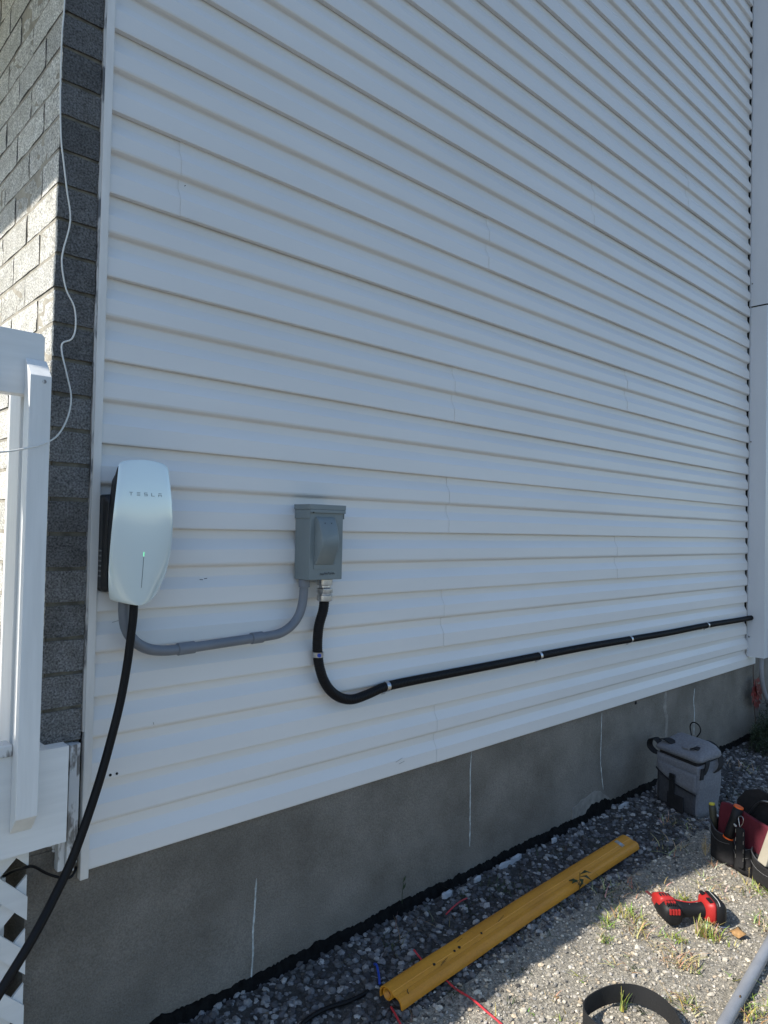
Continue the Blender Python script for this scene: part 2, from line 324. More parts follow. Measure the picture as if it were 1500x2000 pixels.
# grass and straw between the stones
def blades(spots, kind):
    V, F, C = [], [], []
    for (x, y, n, h, spread, cols, lean) in spots:
        for _ in range(int(n * 1.6)):
            a = random.random() * 6.283; rr = spread * random.random() ** 0.7
            bx, by = x + rr * math.cos(a), y + rr * math.sin(a); hh = h * (0.45 + 0.75 * random.random()); w0 = 0.0013 + 0.0015 * random.random()
            d = random.random() * 6.283; ln = lean * (0.4 + random.random()); c = random.choice(cols); c = [q * (0.7 + 0.6 * random.random()) for q in c]
            px, py = -math.sin(d) * w0, math.cos(d) * w0; z0 = ground_h(bx, by); i = len(V)
            for t in (0, 0.35, 0.7, 1.0):
                cx, cy, cz = bx + math.cos(d) * ln * hh * t * t, by + math.sin(d) * ln * hh * t * t, z0 + hh * (t - 0.35 * ln * t * t * 0.9)
                ww = 1 - 0.85 * t
                V += [(cx - px * ww, cy - py * ww, max(cz, z0 + 0.004)), (cx + px * ww, cy + py * ww, max(cz, z0 + 0.004))]; C += [c, c]
            F += [(i, i + 1, i + 3, i + 2), (i + 2, i + 3, i + 5, i + 4), (i + 4, i + 5, i + 7, i + 6)]
    return np.array(V), np.array(F), np.array(C)
GR = [(0.16, 0.22, 0.035), (0.24, 0.30, 0.05), (0.30, 0.30, 0.08)]; ST = [(0.42, 0.33, 0.16), (0.50, 0.42, 0.24), (0.34, 0.24, 0.11)]; DK = [(0.035, 0.05, 0.018), (0.05, 0.055, 0.025)]; DS = [(0.16, 0.12, 0.07), (0.10, 0.08, 0.05)]
spots = [(1.623, -0.519, 30, 0.045, 0.05, GR, 0.9), (1.60, -0.56, 22, 0.04, 0.05, GR + ST, 1.0), (1.712, -0.765, 60, 0.05, 0.035, GR + ST, 0.7), (1.70, -0.735, 26, 0.06, 0.02, ST + GR, 0.5),
         (1.617, -0.70, 24, 0.03, 0.03, GR, 1.0), (2.151, -0.75, 40, 0.04, 0.07, GR + ST, 1.0), (1.931, -0.86, 40, 0.045, 0.06, GR + ST, 1.0), (1.88, -0.60, 22, 0.03, 0.025, GR, 1.1),
         (1.495, -0.76, 34, 0.045, 0.05, ST, 1.2), (1.53, -0.72, 20, 0.04, 0.06, ST, 1.2), (1.333, -0.846, 30, 0.04, 0.05, GR + ST, 1.1), (1.44, -1.0, 44, 0.05, 0.06, GR + ST, 1.0), (1.50, -1.04, 30, 0.05, 0.05, GR, 1.0),
         (1.446, -0.543, 20, 0.03, 0.03, GR, 0.9), (1.52, -0.50, 24, 0.035, 0.03, GR, 0.9), (1.70, -0.40, 26, 0.05, 0.06, DK + ST, 1.0), (1.80, -0.43, 24, 0.04, 0.07, DK + ST, 1.0), (2.25, -0.40, 30, 0.05, 0.10, DK + ST, 1.1),
         (1.45, -0.12, 30, 0.035, 0.10, DK, 1.0), (1.10, -0.12, 8, 0.05, 0.08, DS, 1.2), (0.95, -0.10, 5, 0.06, 0.06, DS, 1.2), (1.18, -0.74, 10, 0.06, 0.012, GR, 0.4), (2.5, -0.28, 30, 0.04, 0.08, DK + ST, 1.0),
         (1.55, -0.60, 14, 0.05, 0.04, ST, 1.3), (1.9, -0.5, 22, 0.03, 0.09, ST, 1.2), (2.05, -0.62, 30, 0.03, 0.09, ST, 1.2), (3.0, -0.5, 30, 0.05, 0.2, DK, 1.0), (3.9, -0.18, 60, 0.06, 0.15, DK, 1.0), (3.55, -0.2, 26, 0.05, 0.1, DK + ST, 1.0)]
for _ in range(170):
    x = 0.7 + 2.2 * random.random(); y = -0.06 - 1.1 * random.random()
    spots.append((x, y, random.randint(2, 7), 0.018 + 0.02 * random.random(), 0.02, random.choice([ST, ST, GR, DK]) if y < -0.45 else random.choice([DK, DS, DK]), 1.3))  # shade painted into the blades: darker colours inside the shadow band
V, F, C = blades(spots, 0); gr = raw('grass', V, F, M['grass'], C); tag(gr, kind='stuff')

# ================================================================== HOUSE
house = empty('house', (0, 0.3, 0), 'white vinyl sided house with grey block corner and concrete base', 'house')
CO = 0.1016; Z0 = 0.47; NC = 64
P_FLAT = [(0.000, 0.0150), (0.0005, 0.0008), (0.0035, 0.0), (0.020, 0.0003), (0.046, 0.0006), (0.059, 0.0078), (0.0715, 0.0148), (0.0755, 0.0163), (0.086, 0.0167), (0.098, 0.0168)]
P_STEP = [(0.000, 0.0150), (0.0030, 0.0060), (0.0065, 0.0014), (0.011, 0.0), (0.020, 0.0003), (0.046, 0.0006), (0.059, 0.0078), (0.0715, 0.0148), (0.0755, 0.0163), (0.086, 0.0167), (0.098, 0.0168)]
seams = {0: [1.221], 4: [1.247], 6: [2.474], 8: [1.263], 12: [1.282], 14: [2.55], 16: [0.191], 18: [1.463], 22: [2.22], 26: [3.2]}
def siding():
    b = MB()
    for pn in range(0, NC, 2):
        for (xa, xb) in ((0.006, 4.122), (4.222, 6.0)) if pn > 0 else ((0.006, 4.27),):
            cuts = [xa] + sorted(s for s in seams.get(pn, []) if xa < s < xb) + [xb]
            for ci in range(len(cuts) - 1):
                a, c_ = cuts[ci], cuts[ci + 1]; lap = 0.0018 if ci % 2 == 1 else 0.0
                if lap == 0.0 and ci < len(cuts) - 2: c_ += 0.02
                if lap == 0.0 and ci > 0: a -= 0.02
                xs = list(np.linspace(a, c_, max(2, int((c_ - a) / 0.12))))
                prof = []
                for k in (0, 1):
                    pr = P_FLAT if k == 0 else P_STEP
                    prof += [(Z0 + (pn + k) * CO + z, y) for z, y in pr]
                prof.append((Z0 + (pn + 2) * CO + 0.004, 0.0170))
                vs = []; n = len(prof)
                for x in xs:
                    wz = 0.0009 * noise.noise(Vector((x * 1.3, pn * 3.7, 0)))
                    wy = 0.0007 * noise.noise(Vector((x * 1.7, pn * 5.1, 9)))
                    for q, (z, y) in enumerate(prof): vs.append((x, y + wy + 0.0003 * noise.noise(Vector((x * 2.5, z * 6, 2))) - lap, z + wz))
                fs = [(i * n + j, i * n + j + 1, (i + 1) * n + j + 1, (i + 1) * n + j) for i in range(len(xs) - 1) for j in range(n - 1)]
                b.add(vs, fs)
    return b
sw = siding().build('siding_wall', M['siding'], house, smooth=True)
sw.data.polygons.foreach_set('use_smooth', [True] * len(sw.data.polygons))
md = sw.modifiers.new('thick', 'SOLIDIFY'); md.thickness = 0.0011; md.offset = 0
md = sw.modifiers.new('edge', 'EDGE_SPLIT'); md.split_angle = R(17)
# gable wall behind the siding (felt), and the rest of the building mass
RS = 0.56                                                              # rake slope
def rake_z(x): return 3.54 + RS * x
core = MB()
core.prism([(-0.015, 0.50), (-0.015, rake_z(0) - 0.05), (6.0, rake_z(6.0) - 0.05), (6.0, 0.50)], 0.0230, 0.10)
core.build('wall_sheathing', M['dark_core'], house)
MB().prism([(-0.015, 0.1), (-0.015, 3.0), (6.0, 6.6), (12.0, 3.2), (12.0, 0.1)], 0.101, 8.0).build('building_mass', M['siding'], house)
# holes and scratches in the siding
for x, z, r in ((0.052, 0.683, 0.0035), (0.068, 0.683, 0.0032), (0.021, 0.680, 0.0032), (0.203, 2.18, 0.0009), (0.26, 2.12, 0.0009)):
    MB().tube([(x, 0.003, z), (x, -0.0018, z)], r, 8).build('screw_hole', M['dark_core'], sw)
for a, b in (((0.276, -0.0014, 1.148), (0.285, -0.0016, 1.1475)), ((0.289, -0.0014, 1.150), (0.297, -0.0016, 1.151))):
    MB().tube([a, b], 0.0009, 5).build('scratch', M['dark_core'], sw)

for a, b in (((1.02, -0.0012, 0.512), (1.05, -0.0013, 0.520)), ((1.035, -0.0012, 0.503), (1.060, -0.0013, 0.507)), ((0.158, -0.0012, 0.792), (0.159, -0.0012, 0.786)), ((0.045, -0.0012, 1.052), (0.062, -0.0012, 1.056))):
    MB().tube([a, b], 0.0008, 5).build('scuff', M['trim_grey'], sw)
# corner trim and caulk
ct = MB()
zs = np.arange(0.452, 3.08, 0.06)
def strip(b, x0, x1, y0, y1, zs, wob=0.0, seed=0):
    vs = []
    for z in zs:
        wx = wob * noise.noise(Vector((seed, 0, z * 6.0))) + wob * 0.6 * noise.noise(Vector((seed, 3, z * 23.0)))
        vs += [(x0 + wx, y1, z), (x0 + wx, y0, z), (x1, y0, z), (x1, y1, z)]
    fs = []
    for i in range(len(zs) - 1):
        for k in range(4): fs.append((i * 4 + k, i * 4 + (k + 1) % 4, i * 4 + 4 + (k + 1) % 4, i * 4 + 4 + k))
    n = (len(zs) - 1) * 4; fs += [(3, 2, 1, 0), (n, n + 1, n + 2, n + 3)]
    b.add(vs, fs)
strip(ct, -0.0145, 0.0055, -0.006, 0.013, zs)
ct.build('corner_trim', M['trim'], house, bevel=0.002)
cb = MB(); strip(cb, -0.0195, -0.0147, -0.0045, 0.012, np.arange(0.80, 3.05, 0.012), 0.0022, 5); cb.build('caulk_bead', M['caulk'], house)
# foundation
fd = MB(); nxF, nzF = 260, 26
vs = []; xsF = np.linspace(-0.128, 6.0, nxF); zsF = np.linspace(-0.25, 0.534, nzF)
for x in xsF:
    for z in zsF: vs.append((x, 0.013 + 0.0022 * fbm(x, z, 0, 3.5) - (0.002 if z < 0.2 else 0), z))
fd.add(vs, [(i * nzF + j, (i + 1) * nzF + j, (i + 1) * nzF + j + 1, i * nzF + j + 1) for i in range(nxF - 1) for j in range(nzF - 1)])
fd.add([(-0.128, 0.013, -0.25), (-0.128, 0.013, 0.534), (-0.128, 6, 0.534), (-0.128, 6, -0.25)], [(0, 1, 2, 3)])
fd.add([(-0.128, 0.013, 0.534), (6.0, 0.013, 0.534), (6.0, 0.2, 0.534), (-0.128, 0.2, 0.534)], [(0, 1, 2, 3)])
fnd = fd.build('foundation', M['concrete'], house, smooth=False)
fnd.data.polygons.foreach_set('use_smooth', [True] * len(fnd.data.polygons))
md = fnd.modifiers.new('edge', 'EDGE_SPLIT'); md.split_angle = R(40)
def streak(pts, w0, seed, label=None, name='filler_line', m='chalk'):
    b = MB(); P = smoothpath([(x, 0, z) for x, z in pts], 16); vs = []; n = len(P)
    for i, p in enumerate(P):
        e = min(1, i / 6, (n - 1 - i) / 6); ww = 1.35 * w0 * (0.25 + 0.75 * e) * (0.75 + 0.7 * abs(noise.noise(Vector((seed, i * 0.9, 0)))))
        off = 0.0012 * noise.noise(Vector((seed + 7, i * 0.35, 0)))
        y = 0.0125 + 0.0022 * fbm(p.x, p.z, 0, 3.5) - (0.002 if p.z < 0.2 else 0)
        vs += [(p.x + off - ww / 2, y, p.z), (p.x + off, y - 0.0018, p.z), (p.x + off + ww / 2, y, p.z)]
    b.add(vs, [(i * 3 + k, i * 3 + k + 1, i * 3 + 4 + k, i * 3 + 3 + k) for i in range(n - 1) for k in (0, 1)])
    o_ = b.build(name, M[m], fnd); md_ = o_.modifiers.new('t', 'SOLIDIFY'); md_.thickness = 0.0008; md_.offset = -1
    return o_
streak([(0.487, 0.292), (0.484, 0.22), (0.479, 0.15), (0.480, 0.08), (0.476, 0.0)], 0.0052, 1)
streak([(1.430, 0.462), (1.425, 0.39), (1.428, 0.30), (1.430, 0.20), (1.428, 0.11)], 0.0055, 2)
streak([(2.376, 0.456), (2.373, 0.35), (2.370, 0.25), (2.378, 0.17), (2.394, 0.095)], 0.0045, 3)
streak([(3.386, 0.43), (3.376, 0.36), (3.390, 0.28), (3.380, 0.17)], 0.008, 4)
streak([(3.03, 0.468), (3.02, 0.38), (3.045, 0.30), (3.03, 0.12)], 0.026, 5, m='patch')
streak([(4.39, 0.30), (4.388, 0.16)], 0.007, 6)
MB().tube([(2.70, 0.016, 0.452), (2.70, 0.0095, 0.452)], 0.008, 10).build('tie_hole', M['dark_core'], fnd)
# broken pale parging patch at the foot of the wall
pt = MB(); out = [(2.125, 0.02), (2.127, 0.070), (2.145, 0.078), (2.175, 0.080), (2.20, 0.095), (2.235, 0.093), (2.27, 0.101), (2.31, 0.108), (2.34, 0.101), (2.37, 0.094), (2.40, 0.072), (2.45, 0.045), (2.45, 0.0), (2.12, 0.0)]
pt.prism(out, 0.0085, 0.013); pt.build('parging_patch', M['patch'], fnd, bevel=0.002)
# black membrane with a ragged upper edge
mb = MB(); xs = np.arange(0.02, 4.6, 0.007); vs = []
for i, x in enumerate(xs):
    h = 0.026 + 0.010 * noise.noise(Vector((x * 3.1, 0, 0))) + 0.010 * noise.noise(Vector((x * 26, 4, 0))) + 0.006 * random.random()
    if 2.24 < x < 2.46: h += 0.034 * math.sin(math.pi * (x - 2.24) / 0.22) ** 0.6 * (0.8 + 0.5 * noise.noise(Vector((x * 30, 1, 1))))
    d = 0.010 + 0.006 * noise.noise(Vector((x * 18, 8, 0))); y = 0.011
    vs += [(x, y + 0.004, h), (x, y - 0.006, h - 0.003), (x, y - 0.006 - d, 0.004), (x, y - 0.012 - d * 1.8, -0.012)]
mb.add(vs, [(i * 4 + k, i * 4 + k + 1, i * 4 + 5 + k, i * 4 + 4 + k) for i in range(len(xs) - 1) for k in range(3)])
mb.build('base_membrane', M['membrane'], fnd)
# white smear of paint at the foundation's left top
sm = MB(); [sm.prism([(-0.060 + ox + rx * math.cos(a) * (1 + .3 * noise.noise(Vector((a * 3, ox * 90, 1)))), 0.545 + oz + rz * math.sin(a) * (1 + .3 * noise.noise(Vector((a * 2, oz * 90, 5))))) for a in np.linspace(0, 6.28, 15)[:-1]], 0.0122, 0.0135) for ox, oz, rx, rz in ((0, 0, .016, .013), (.006, -.022, .010, .006), (-.02, .005, .010, .006), (.012, .016, .009, .010), (-.008, -.012, .006, .004))]
fw = MB(); fw.box(-0.127, -0.02, 0.014, 0.06, 0.535, 0.78); fw.build('foundation_top', M['concrete'], fnd)
sm.build('paint_smear', M['worn_paint'], fnd)

# brick veneer
def bricks():
    V, F, C = [], [], []
    def brick(x0, x1, y0, y1, z0, z1, cf, cs, seed):
        nY = max(3, int((y1 - y0) / 0.03)); nX = 4; nZ = 4
        def q(x, y, z):
            s = 0.0017; p = Vector((x * 60 + seed, y * 60, z * 60))
            return (x + s * noise.noise(p) + s * 0.8 * noise.noise(p * 3.1), y + s * noise.noise(p + Vector((9, 9, 9))), z + s * noise.noise(p + Vector((3, 7, 5))))
        def face(o, a, na, b, nb, col):
            i0 = len(V)
            for i in range(na + 1):
                for j in range(nb + 1):
                    u, v = i / na, j / nb
                    V.append(q(o[0] + a[0] * u + b[0] * v, o[1] + a[1] * u + b[1] * v, o[2] + a[2] * u + b[2] * v)); C.append(col)
            for i in range(na):
                for j in range(nb): k = i0 + i * (nb + 1) + j; F.append((k, k + 1, k + nb + 2, k + nb + 1))
        dx, dy, dz = x1 - x0, y1 - y0, z1 - z0
        face((x0, y0, z0), (0, dy, 0), nY, (0, 0, dz), nZ, cf)
        face((x0, y0, z0), (dx, 0, 0), nX, (0, 0, dz), nZ, cs)
        face((x0, y0, z1), (dx, 0, 0), nX, (0, dy, 0), nY, cs); face((x0, y0, z0), (dx, 0, 0), nX, (0, dy, 0), nY, cs)
        face((x1, y0, z0), (0, dy, 0), 1, (0, 0, dz), 1, cs); face((x0, y1, z0), (dx, 0, 0), 1, (0, 0, dz), 1, cs)
    k = 0; z = 0.784
    while z < 3.15:
        y = 0.0; first = 0.113 if k % 2 == 0 else 0.220; j = 0
        while y < 2.6:
            L = first if j == 0 else 0.204
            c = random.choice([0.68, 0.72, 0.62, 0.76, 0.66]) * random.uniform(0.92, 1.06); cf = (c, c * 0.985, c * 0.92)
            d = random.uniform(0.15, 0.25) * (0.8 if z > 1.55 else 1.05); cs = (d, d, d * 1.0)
            jx = random.uniform(-0.0015, 0.0015)
            brick(-0.112 + jx, -0.0205, y + random.uniform(-0.001, 0.001), y + L, z, z + 0.0715, cf, cs, k * 13.1 + j * 3.7)
            y += L + 0.0085; j += 1
        z += 0.081; k += 1
    return np.array(V), np.array(F), np.array(C)
V, F, C = bricks(); bw = raw('brick_veneer', V, F, M['brick'], C, parent=house)
mo = MB(); mo.box(-0.1103, -0.1040, 0.0095, 2.6, 0.781, 3.15); mo.build('mortar_bed', M['mortar'], bw)
mo = MB(); mo.box(-0.1038, -0.0208, 0.0048, 2.6, 0.781, 3.15); mo.build('mortar_core', M['mortar_dark'], bw)
# peeling vertical trim below the bricks
tb = MB(); strip(tb, -0.052, -0.036, -0.022, 0.012, np.arange(0.490, 0.778, 0.012), 0.0012, 11); strip(tb, -0.068, -0.0535, -0.012, 0.011, np.arange(0.492, 0.776, 0.012), 0.0008, 12)
strip(tb, -0.034, -0.024, -0.008, 0.011, np.arange(0.500, 0.778, 0.012), 0.0008, 14)
tb.build('peeling_trim', M['worn_paint'], house)
# roof with its soffits and fascia
rf = MB()
def roofslab(za, zb, x0, x1, y0, y1):
    vs = []
    for x in (x0, x1):
        zc = 2.96 + RS * (x + 1.08)
        for y in (y0, y1): vs += [(x, y, zc + za), (x, y, zc + zb)]
    return vs, [(0, 1, 3, 2), (4, 6, 7, 5), (0, 4, 5, 1), (2, 3, 7, 6), (0, 2, 6, 4), (1, 5, 7, 3)]
rf.add(*roofslab(0.12, 0.16, -1.11, 6.0, -0.12, 8.0)); rf.add([(6, -0.12, 7.05), (6, 8, 7.05), (12.8, -0.12, 3.2), (12.8, 8, 3.2), (6, -0.12, 7.09), (6, 8, 7.09), (12.8, -0.12, 3.24), (12.8, 8, 3.24)], [(0, 1, 3, 2), (4, 6, 7, 5), (0, 4, 6, 2), (1, 3, 7, 5), (0, 1, 5, 4), (2, 6, 7, 3)])
roof = rf.build('roof', M['roof'], house)
sf = MB(); sf.add(*roofslab(-0.04, 0.118, -1.08, 6.0, -0.10, 0.05)); sf.build('rake_board', M['trim'], roof)
sf = MB(); sf.box(-1.08, -0.113, 0.051, 8.0, 2.925, 2.96); sf.build('soffit', M['trim'], roof)
adopt(house)

# ================================================================== RACEWAY COVER AT THE RIGHT
rc = empty('raceway_cover', (4.18, 0, 0.53), 'tall pale metal box channel up the right end of the siding', 'cable cover')
def chan(z0, z1, e=0.0):
    b = MB(); x0, x1, y0, y1, t = 4.140 - e, 4.206 + e, -0.098 - e, 0.010, 0.0015
    b.box(x0, x0 + t, y0, y1, z0, z1); b.box(x1 - t, x1, y0, y1, z0, z1); b.box(x0 + t, x1 - t, y0, y0 + t, z0, z1)
    b.box(x0 - 0.010, x0 - 0.0002, y1 - 0.012, y1 - 0.010, z0, z1)
    return b
chan(0.530, 2.772).build('lower_cover', M['duct'], rc); chan(2.7745, 6.0, 0.002).build('upper_cover', M['duct'], rc)
b = MB(); b.box(4.139, 4.2065, -0.0985, 0.010, 2.766, 2.7765); b.build('cover_joint', M['dark_core'], rc)
for z in (0.655, 2.92, 1.9): MB().tube([(4.1405, -0.008, z), (4.1355, -0.008, z)], 0.004, 8).build('screw', M['black_plastic'], rc)
adopt(rc)
cd = MB(); cd.tube(smoothpath([(4.172, -0.05, 0.62), (4.175, -0.07, 0.53), (4.177, -0.07, 0.446), (4.206, -0.07, 0.345), (4.263, -0.075, 0.255), (4.37, -0.08, 0.15), (4.50, -0.09, 0.05), (4.6, -0.1, -0.03)]), 0.0135, 12)
c_ = cd.build('drop_conduit', M['pvc_light'], smooth=True); tag(c_, 'grey conduit hanging out of the bottom of the tall metal channel', 'conduit')

# ================================================================== PORCH
porch = empty('porch', (-0.65, 0.4, 0), 'white painted wooden porch rail beside the block corner', 'porch')
b = MB(); b.prism([(-1.22, 1.562), (-1.22, 1.697), (-0.163, 1.697), (-0.156, 1.690), (-0.156, 1.562)], -0.090, -0.052); b.build('top_rail', M['white_board'], porch, bevel=0.002)
b = MB(); b.prism([(-1.22, 1.560), (-1.22, 1.696), (-1.183, 1.696), (-1.183, 1.560)], -0.050, 1.8); b.build('front_rail', M['white_board'], porch)
b = MB(); b.box(-0.190, -0.158, -0.0495, 0.040, 0.80, 1.680); b.build('post', M['white_paint'], porch, bevel=0.003)
b = MB(); b.box(-1.12, -1.03, 0.068, 0.182, 0.80, 2.95); b.build('post', M['white_paint'], porch, bevel=0.003)  # unseen post, added and sized to cast shadow on the gravel
def baluster(x, y0=-0.128, y1=-0.0905):
    m = MB(); vs = []
    for xx in (x - 0.0215, x + 0.0215): vs += [(xx, y1, 0.638), (xx, y0, 0.678), (xx, y0, 1.600), (xx, y1, 1.640)]
    m.add(vs, [(0, 1, 2, 3), (7, 6, 5, 4), (0, 4, 5, 1), (1, 5, 6, 2), (2, 6, 7, 3), (3, 7, 4, 0)]); return m
bl = baluster(-0.1735).build('baluster', M['white_paint'], porch, bevel=0.0015)
MB().tube([(-0.167, -0.1270, 1.588), (-0.167, -0.1290, 1.588)], 0.0042, 12).build('nail_head', M['worn_paint'], bl)
for k in range(1, 8):
    c = bl.copy(); COL.objects.link(c); c.parent = porch; c.location.x -= 0.145 * k
for k in range(9):
    m = MB(); m.box(-1.258, -1.2205, 0.1 + 0.18 * k, 0.142 + 0.18 * k, 0.66, 1.62); m.build('baluster', M['white_paint'], porch)
b = MB()
nxs = 60; vs = []
for i in range(nxs + 1):
    x = -1.22 + (1.22 - 0.079) * i / nxs; wz = 0.0025 * noise.noise(Vector((x * 14, 0, 0))) + 0.0015 * noise.noise(Vector((x * 50, 0, 0)))
    vs += [(x, -0.052, 0.800), (x, -0.090, 0.800), (x, -0.090, 0.590 + wz), (x, -0.052, 0.590 + wz)]
b.add(vs, [(i * 4 + k, i * 4 + (k + 1) % 4, i * 4 + 4 + (k + 1) % 4, i * 4 + 4 + k) for i in range(nxs) for k in range(4)] + [(0, 1, 2, 3), (nxs * 4 + 3, nxs * 4 + 2, nxs * 4 + 1, nxs * 4)])
b.build('skirt_board', M['white_board'], porch)
b = MB(); b.box(-1.25, -0.1955, -0.098, -0.051, 0.8015, 0.826); b.box(-1.25, -0.115, -0.0505, 1.9, 0.765, 0.7985); b.build('floor_edge', M['worn_paint'], porch, bevel=0.003)
b = MB(); b.box(-1.22, -1.185, -0.02, 1.9, -0.02, 0.764); b.box(-0.40, -0.168, 0.02, 0.11, -0.02, 0.5); b.build('shading_skirt', M['white_board'], porch)  # unseen front board, carried to the ground to darken behind the lattice
# lattice: two layers of diagonal strips clipped to the panel
def lattice(x0, x1, z0, z1, sgn, y0, y1, w=0.036, pitch=0.083):
    m = MB(); dirv = Vector((1, 0, sgn)).normalized(); nrm = Vector((-dirv.z, 0, dirv.x)); c0 = Vector(((x0 + x1) / 2, 0, (z0 + z1) / 2))
    for k in range(-14, 15):
        c = Vector((x1 - 0.022, 0, 0.4085)) + nrm * pitch * (k + (0.5 if sgn > 0 else 0.5))
        poly = [c + dirv * s * 3 + nrm * q * w / 2 for s, q in ((-1, -1), (1, -1), (1, 1), (-1, 1))]
        pl = [(p.x, p.z) for p in poly]
        for ax, lim, sg in ((0, x0, 1), (0, x1, -1), (1, z0, 1), (1, z1, -1)):
            outp = []
            for i in range(len(pl)):
                a, d = pl[i], pl[(i + 1) % len(pl)]; ia, idd = (a[ax] - lim) * sg >= 0, (d[ax] - lim) * sg >= 0
                if ia: outp.append(a)
                if ia != idd: t = (lim - a[ax]) / (d[ax] - a[ax]); outp.append((a[0] + (d[0] - a[0]) * t, a[1] + (d[1] - a[1]) * t))
            pl = outp
            if len(pl) < 3: break
        if len(pl) >= 3: m.prism(pl, y0, y1)
    return m
lb = lattice(-1.2, -0.139, 0.0, 0.588, 1, -0.030, -0.0240); l2 = lattice(-1.2, -0.139, 0.0, 0.588, -1, -0.0385, -0.0305); lb.add(l2.v, l2.f)
lb.build('lattice', M['white_board'], porch)
adopt(porch)

# ================================================================== WALL CHARGER
ch = empty('wall_charger', (0.072, 0, 1.26), 'white glass fronted car charger mounted on siding near the brick corner', 'car charger')
XC = 0.0735; ZT, ZB = 1.444, 1.100
HV = np.linspace(0, 1, 41); HW = np.polyval(np.polyfit([0, .1, .25, .42, .6, .75, .88, .94, 1.0], [0.0605, 0.0640, 0.0685, 0.0740, 0.0750, 0.0718, 0.0650, 0.0600, 0.0520], 5), HV)
def hw(v):       # half width from top (0) to bottom (1)
    return float(np.interp(v, HV, HW))
def depth(v, u): # distance from the siding
    d = 0.106 - 0.010 * max(0, (0.40 - v) / 0.40) ** 2.0 - 0.018 * max(0, (v - 0.40) / 0.60) ** 2.0; back = 0.003 + 0.037 * v ** 3.2
    return d - back * (abs(u) ** 2.6) - 0.004 * abs(u) ** 12
face = []; NU, NV = 28, 48; vs = []
def outl(v):     # rounded corners: shrink width near both ends
    r = 0.16 if v < 0.5 else 0.10; e = min(v, 1 - v) ; R0 = 0.050 if v < .5 else 0.042
    k = min(1.0, e / R0); return 1 - (0.30 if v < .5 else 0.42) * (1 - math.sqrt(max(0, 1 - (1 - k) ** 2)))
for j in range(NV + 1):
    v = 0.5 - 0.5 * math.cos(math.pi * j / NV)
    for i in range(NU + 1):
        u = -1 + 2 * i / NU; wv = hw(v) * outl(v)
        z = ZT - (ZT - ZB) * v - 0.004 * (abs(u) ** 2) * (1 if v < .5 else -1.6) * (abs(v - .5) * 2) ** 6
        vs.append((XC + u * wv, -depth(v, u), z))
fp = MB(); fp.add(vs, [(j * (NU + 1) + i, j * (NU + 1) + i + 1, (j + 1) * (NU + 1) + i + 1, (j + 1) * (NU + 1) + i) for j in range(NV) for i in range(NU)])
fpo = fp.build('face_plate', M['glass_white'], ch, smooth=True)
md = fpo.modifiers.new('t', 'SOLIDIFY'); md.thickness = 0.0055; md.offset = -1
md = fpo.modifiers.new('b', 'BEVEL'); md.width = 0.002; md.segments = 3; md.limit_method = 'ANGLE'; md.angle_limit = R(50)
def fy(x, z, off=0.0006):
    v = (ZT - z) / (ZT - ZB); u = (x - XC) / hw(v); return -depth(v, u) - off
def mark(b, x0, x1, z0, z1):
    vs = []
    for off in (0.0002, 0.0007):
        for x, z in ((x0, z0), (x1, z0), (x1, z1), (x0, z1)): vs.append((x, fy(x, z, off), z))
    b.add(vs, [(0, 1, 2, 3), (7, 6, 5, 4), (0, 4, 5, 1), (1, 5, 6, 2), (2, 6, 7, 3), (3, 7, 4, 0)])
lg = MB(); H = 0.0078; zb = 1.3585; t_ = 0.0010; wl = 0.0080; x = XC - 0.0395; stepx = 0.01775
# letters as thin printed bars
mark(lg, x, x + wl, zb + H - t_, zb + H); mark(lg, x + wl / 2 - t_ / 2, x + wl / 2 + t_ / 2, zb, zb + H - t_ * 1.3); x += stepx
for q in (0, 0.5, 1): mark(lg, x, x + wl, zb + (H - t_) * q, zb + (H - t_) * q + t_)
x += stepx
for q in (0, 0.5, 1): mark(lg, x, x + wl, zb + (H - t_) * q, zb + (H - t_) * q + t_)
mark(lg, x, x + t_, zb + H / 2, zb + H - t_); mark(lg, x + wl - t_, x + wl, zb + t_, zb + H / 2); x += stepx
mark(lg, x, x + t_, zb + t_, zb + H); mark(lg, x, x + wl, zb, zb + t_); x += stepx
mark(lg, x, x + wl, zb + H - t_, zb + H); mark(lg, x, x + wl, zb + H * 0.55 - t_, zb + H * 0.55); mark(lg, x, x + t_, zb, zb + H * 0.5 - t_ * .5); mark(lg, x + wl - t_, x + wl, zb, zb + H * 0.5 - t_ * .5)
lg.build('wordmark', M['logo'], fpo)
gl = MB()
for k in range(14): mark(gl, XC - 0.0005, XC + 0.0005, 1.142 + k * 0.0052, 1.142 + (k + 1) * 0.0052)
gl.build('groove', M['logo'], fpo)
gl = MB()
for k in range(2): mark(gl, XC - 0.0009, XC + 0.0009, 1.2165 + k * 0.005, 1.2165 + (k + 1) * 0.005)
gl.build('status_light', M['led'], fpo)
# black body between wall plate and cover
def ring(w, z0, z1, y, r, cx=XC): return [Vector((px, y, pz)) for px, pz in rrect(cx, (z0 + z1) / 2, w, z1 - z0, r)]
body = MB(); tr = lambda zb_, zt_, y, k: [Vector((XC + sx * hw(min(1, max(0, (ZT - z) / (ZT - ZB)))) * k, y, z)) for sx, zz in ((-1, np.linspace(zt_, zb_, 14)), (1, np.linspace(zb_, zt_, 14))) for z in zz]
body.loft([tr(1.140, 1.395, -0.030, 0.80), tr(1.142, 1.41, -0.052, 0.84), tr(1.150, 1.43, -0.066, 0.86)])
body.build('rear_housing', M['black_plastic'], ch, smooth=False, bevel=0.003)
wp = MB(); wp.loft([ring(0.136, 1.128, 1.362, 0.010, 0.014), ring(0.136, 1.128, 1.362, -0.024, 0.014), ring(0.120, 1.135, 1.350, -0.036, 0.012)])
wpo = wp.build('wall_bracket', M['black_plastic'], ch, bevel=0.002)
lb_ = MB()
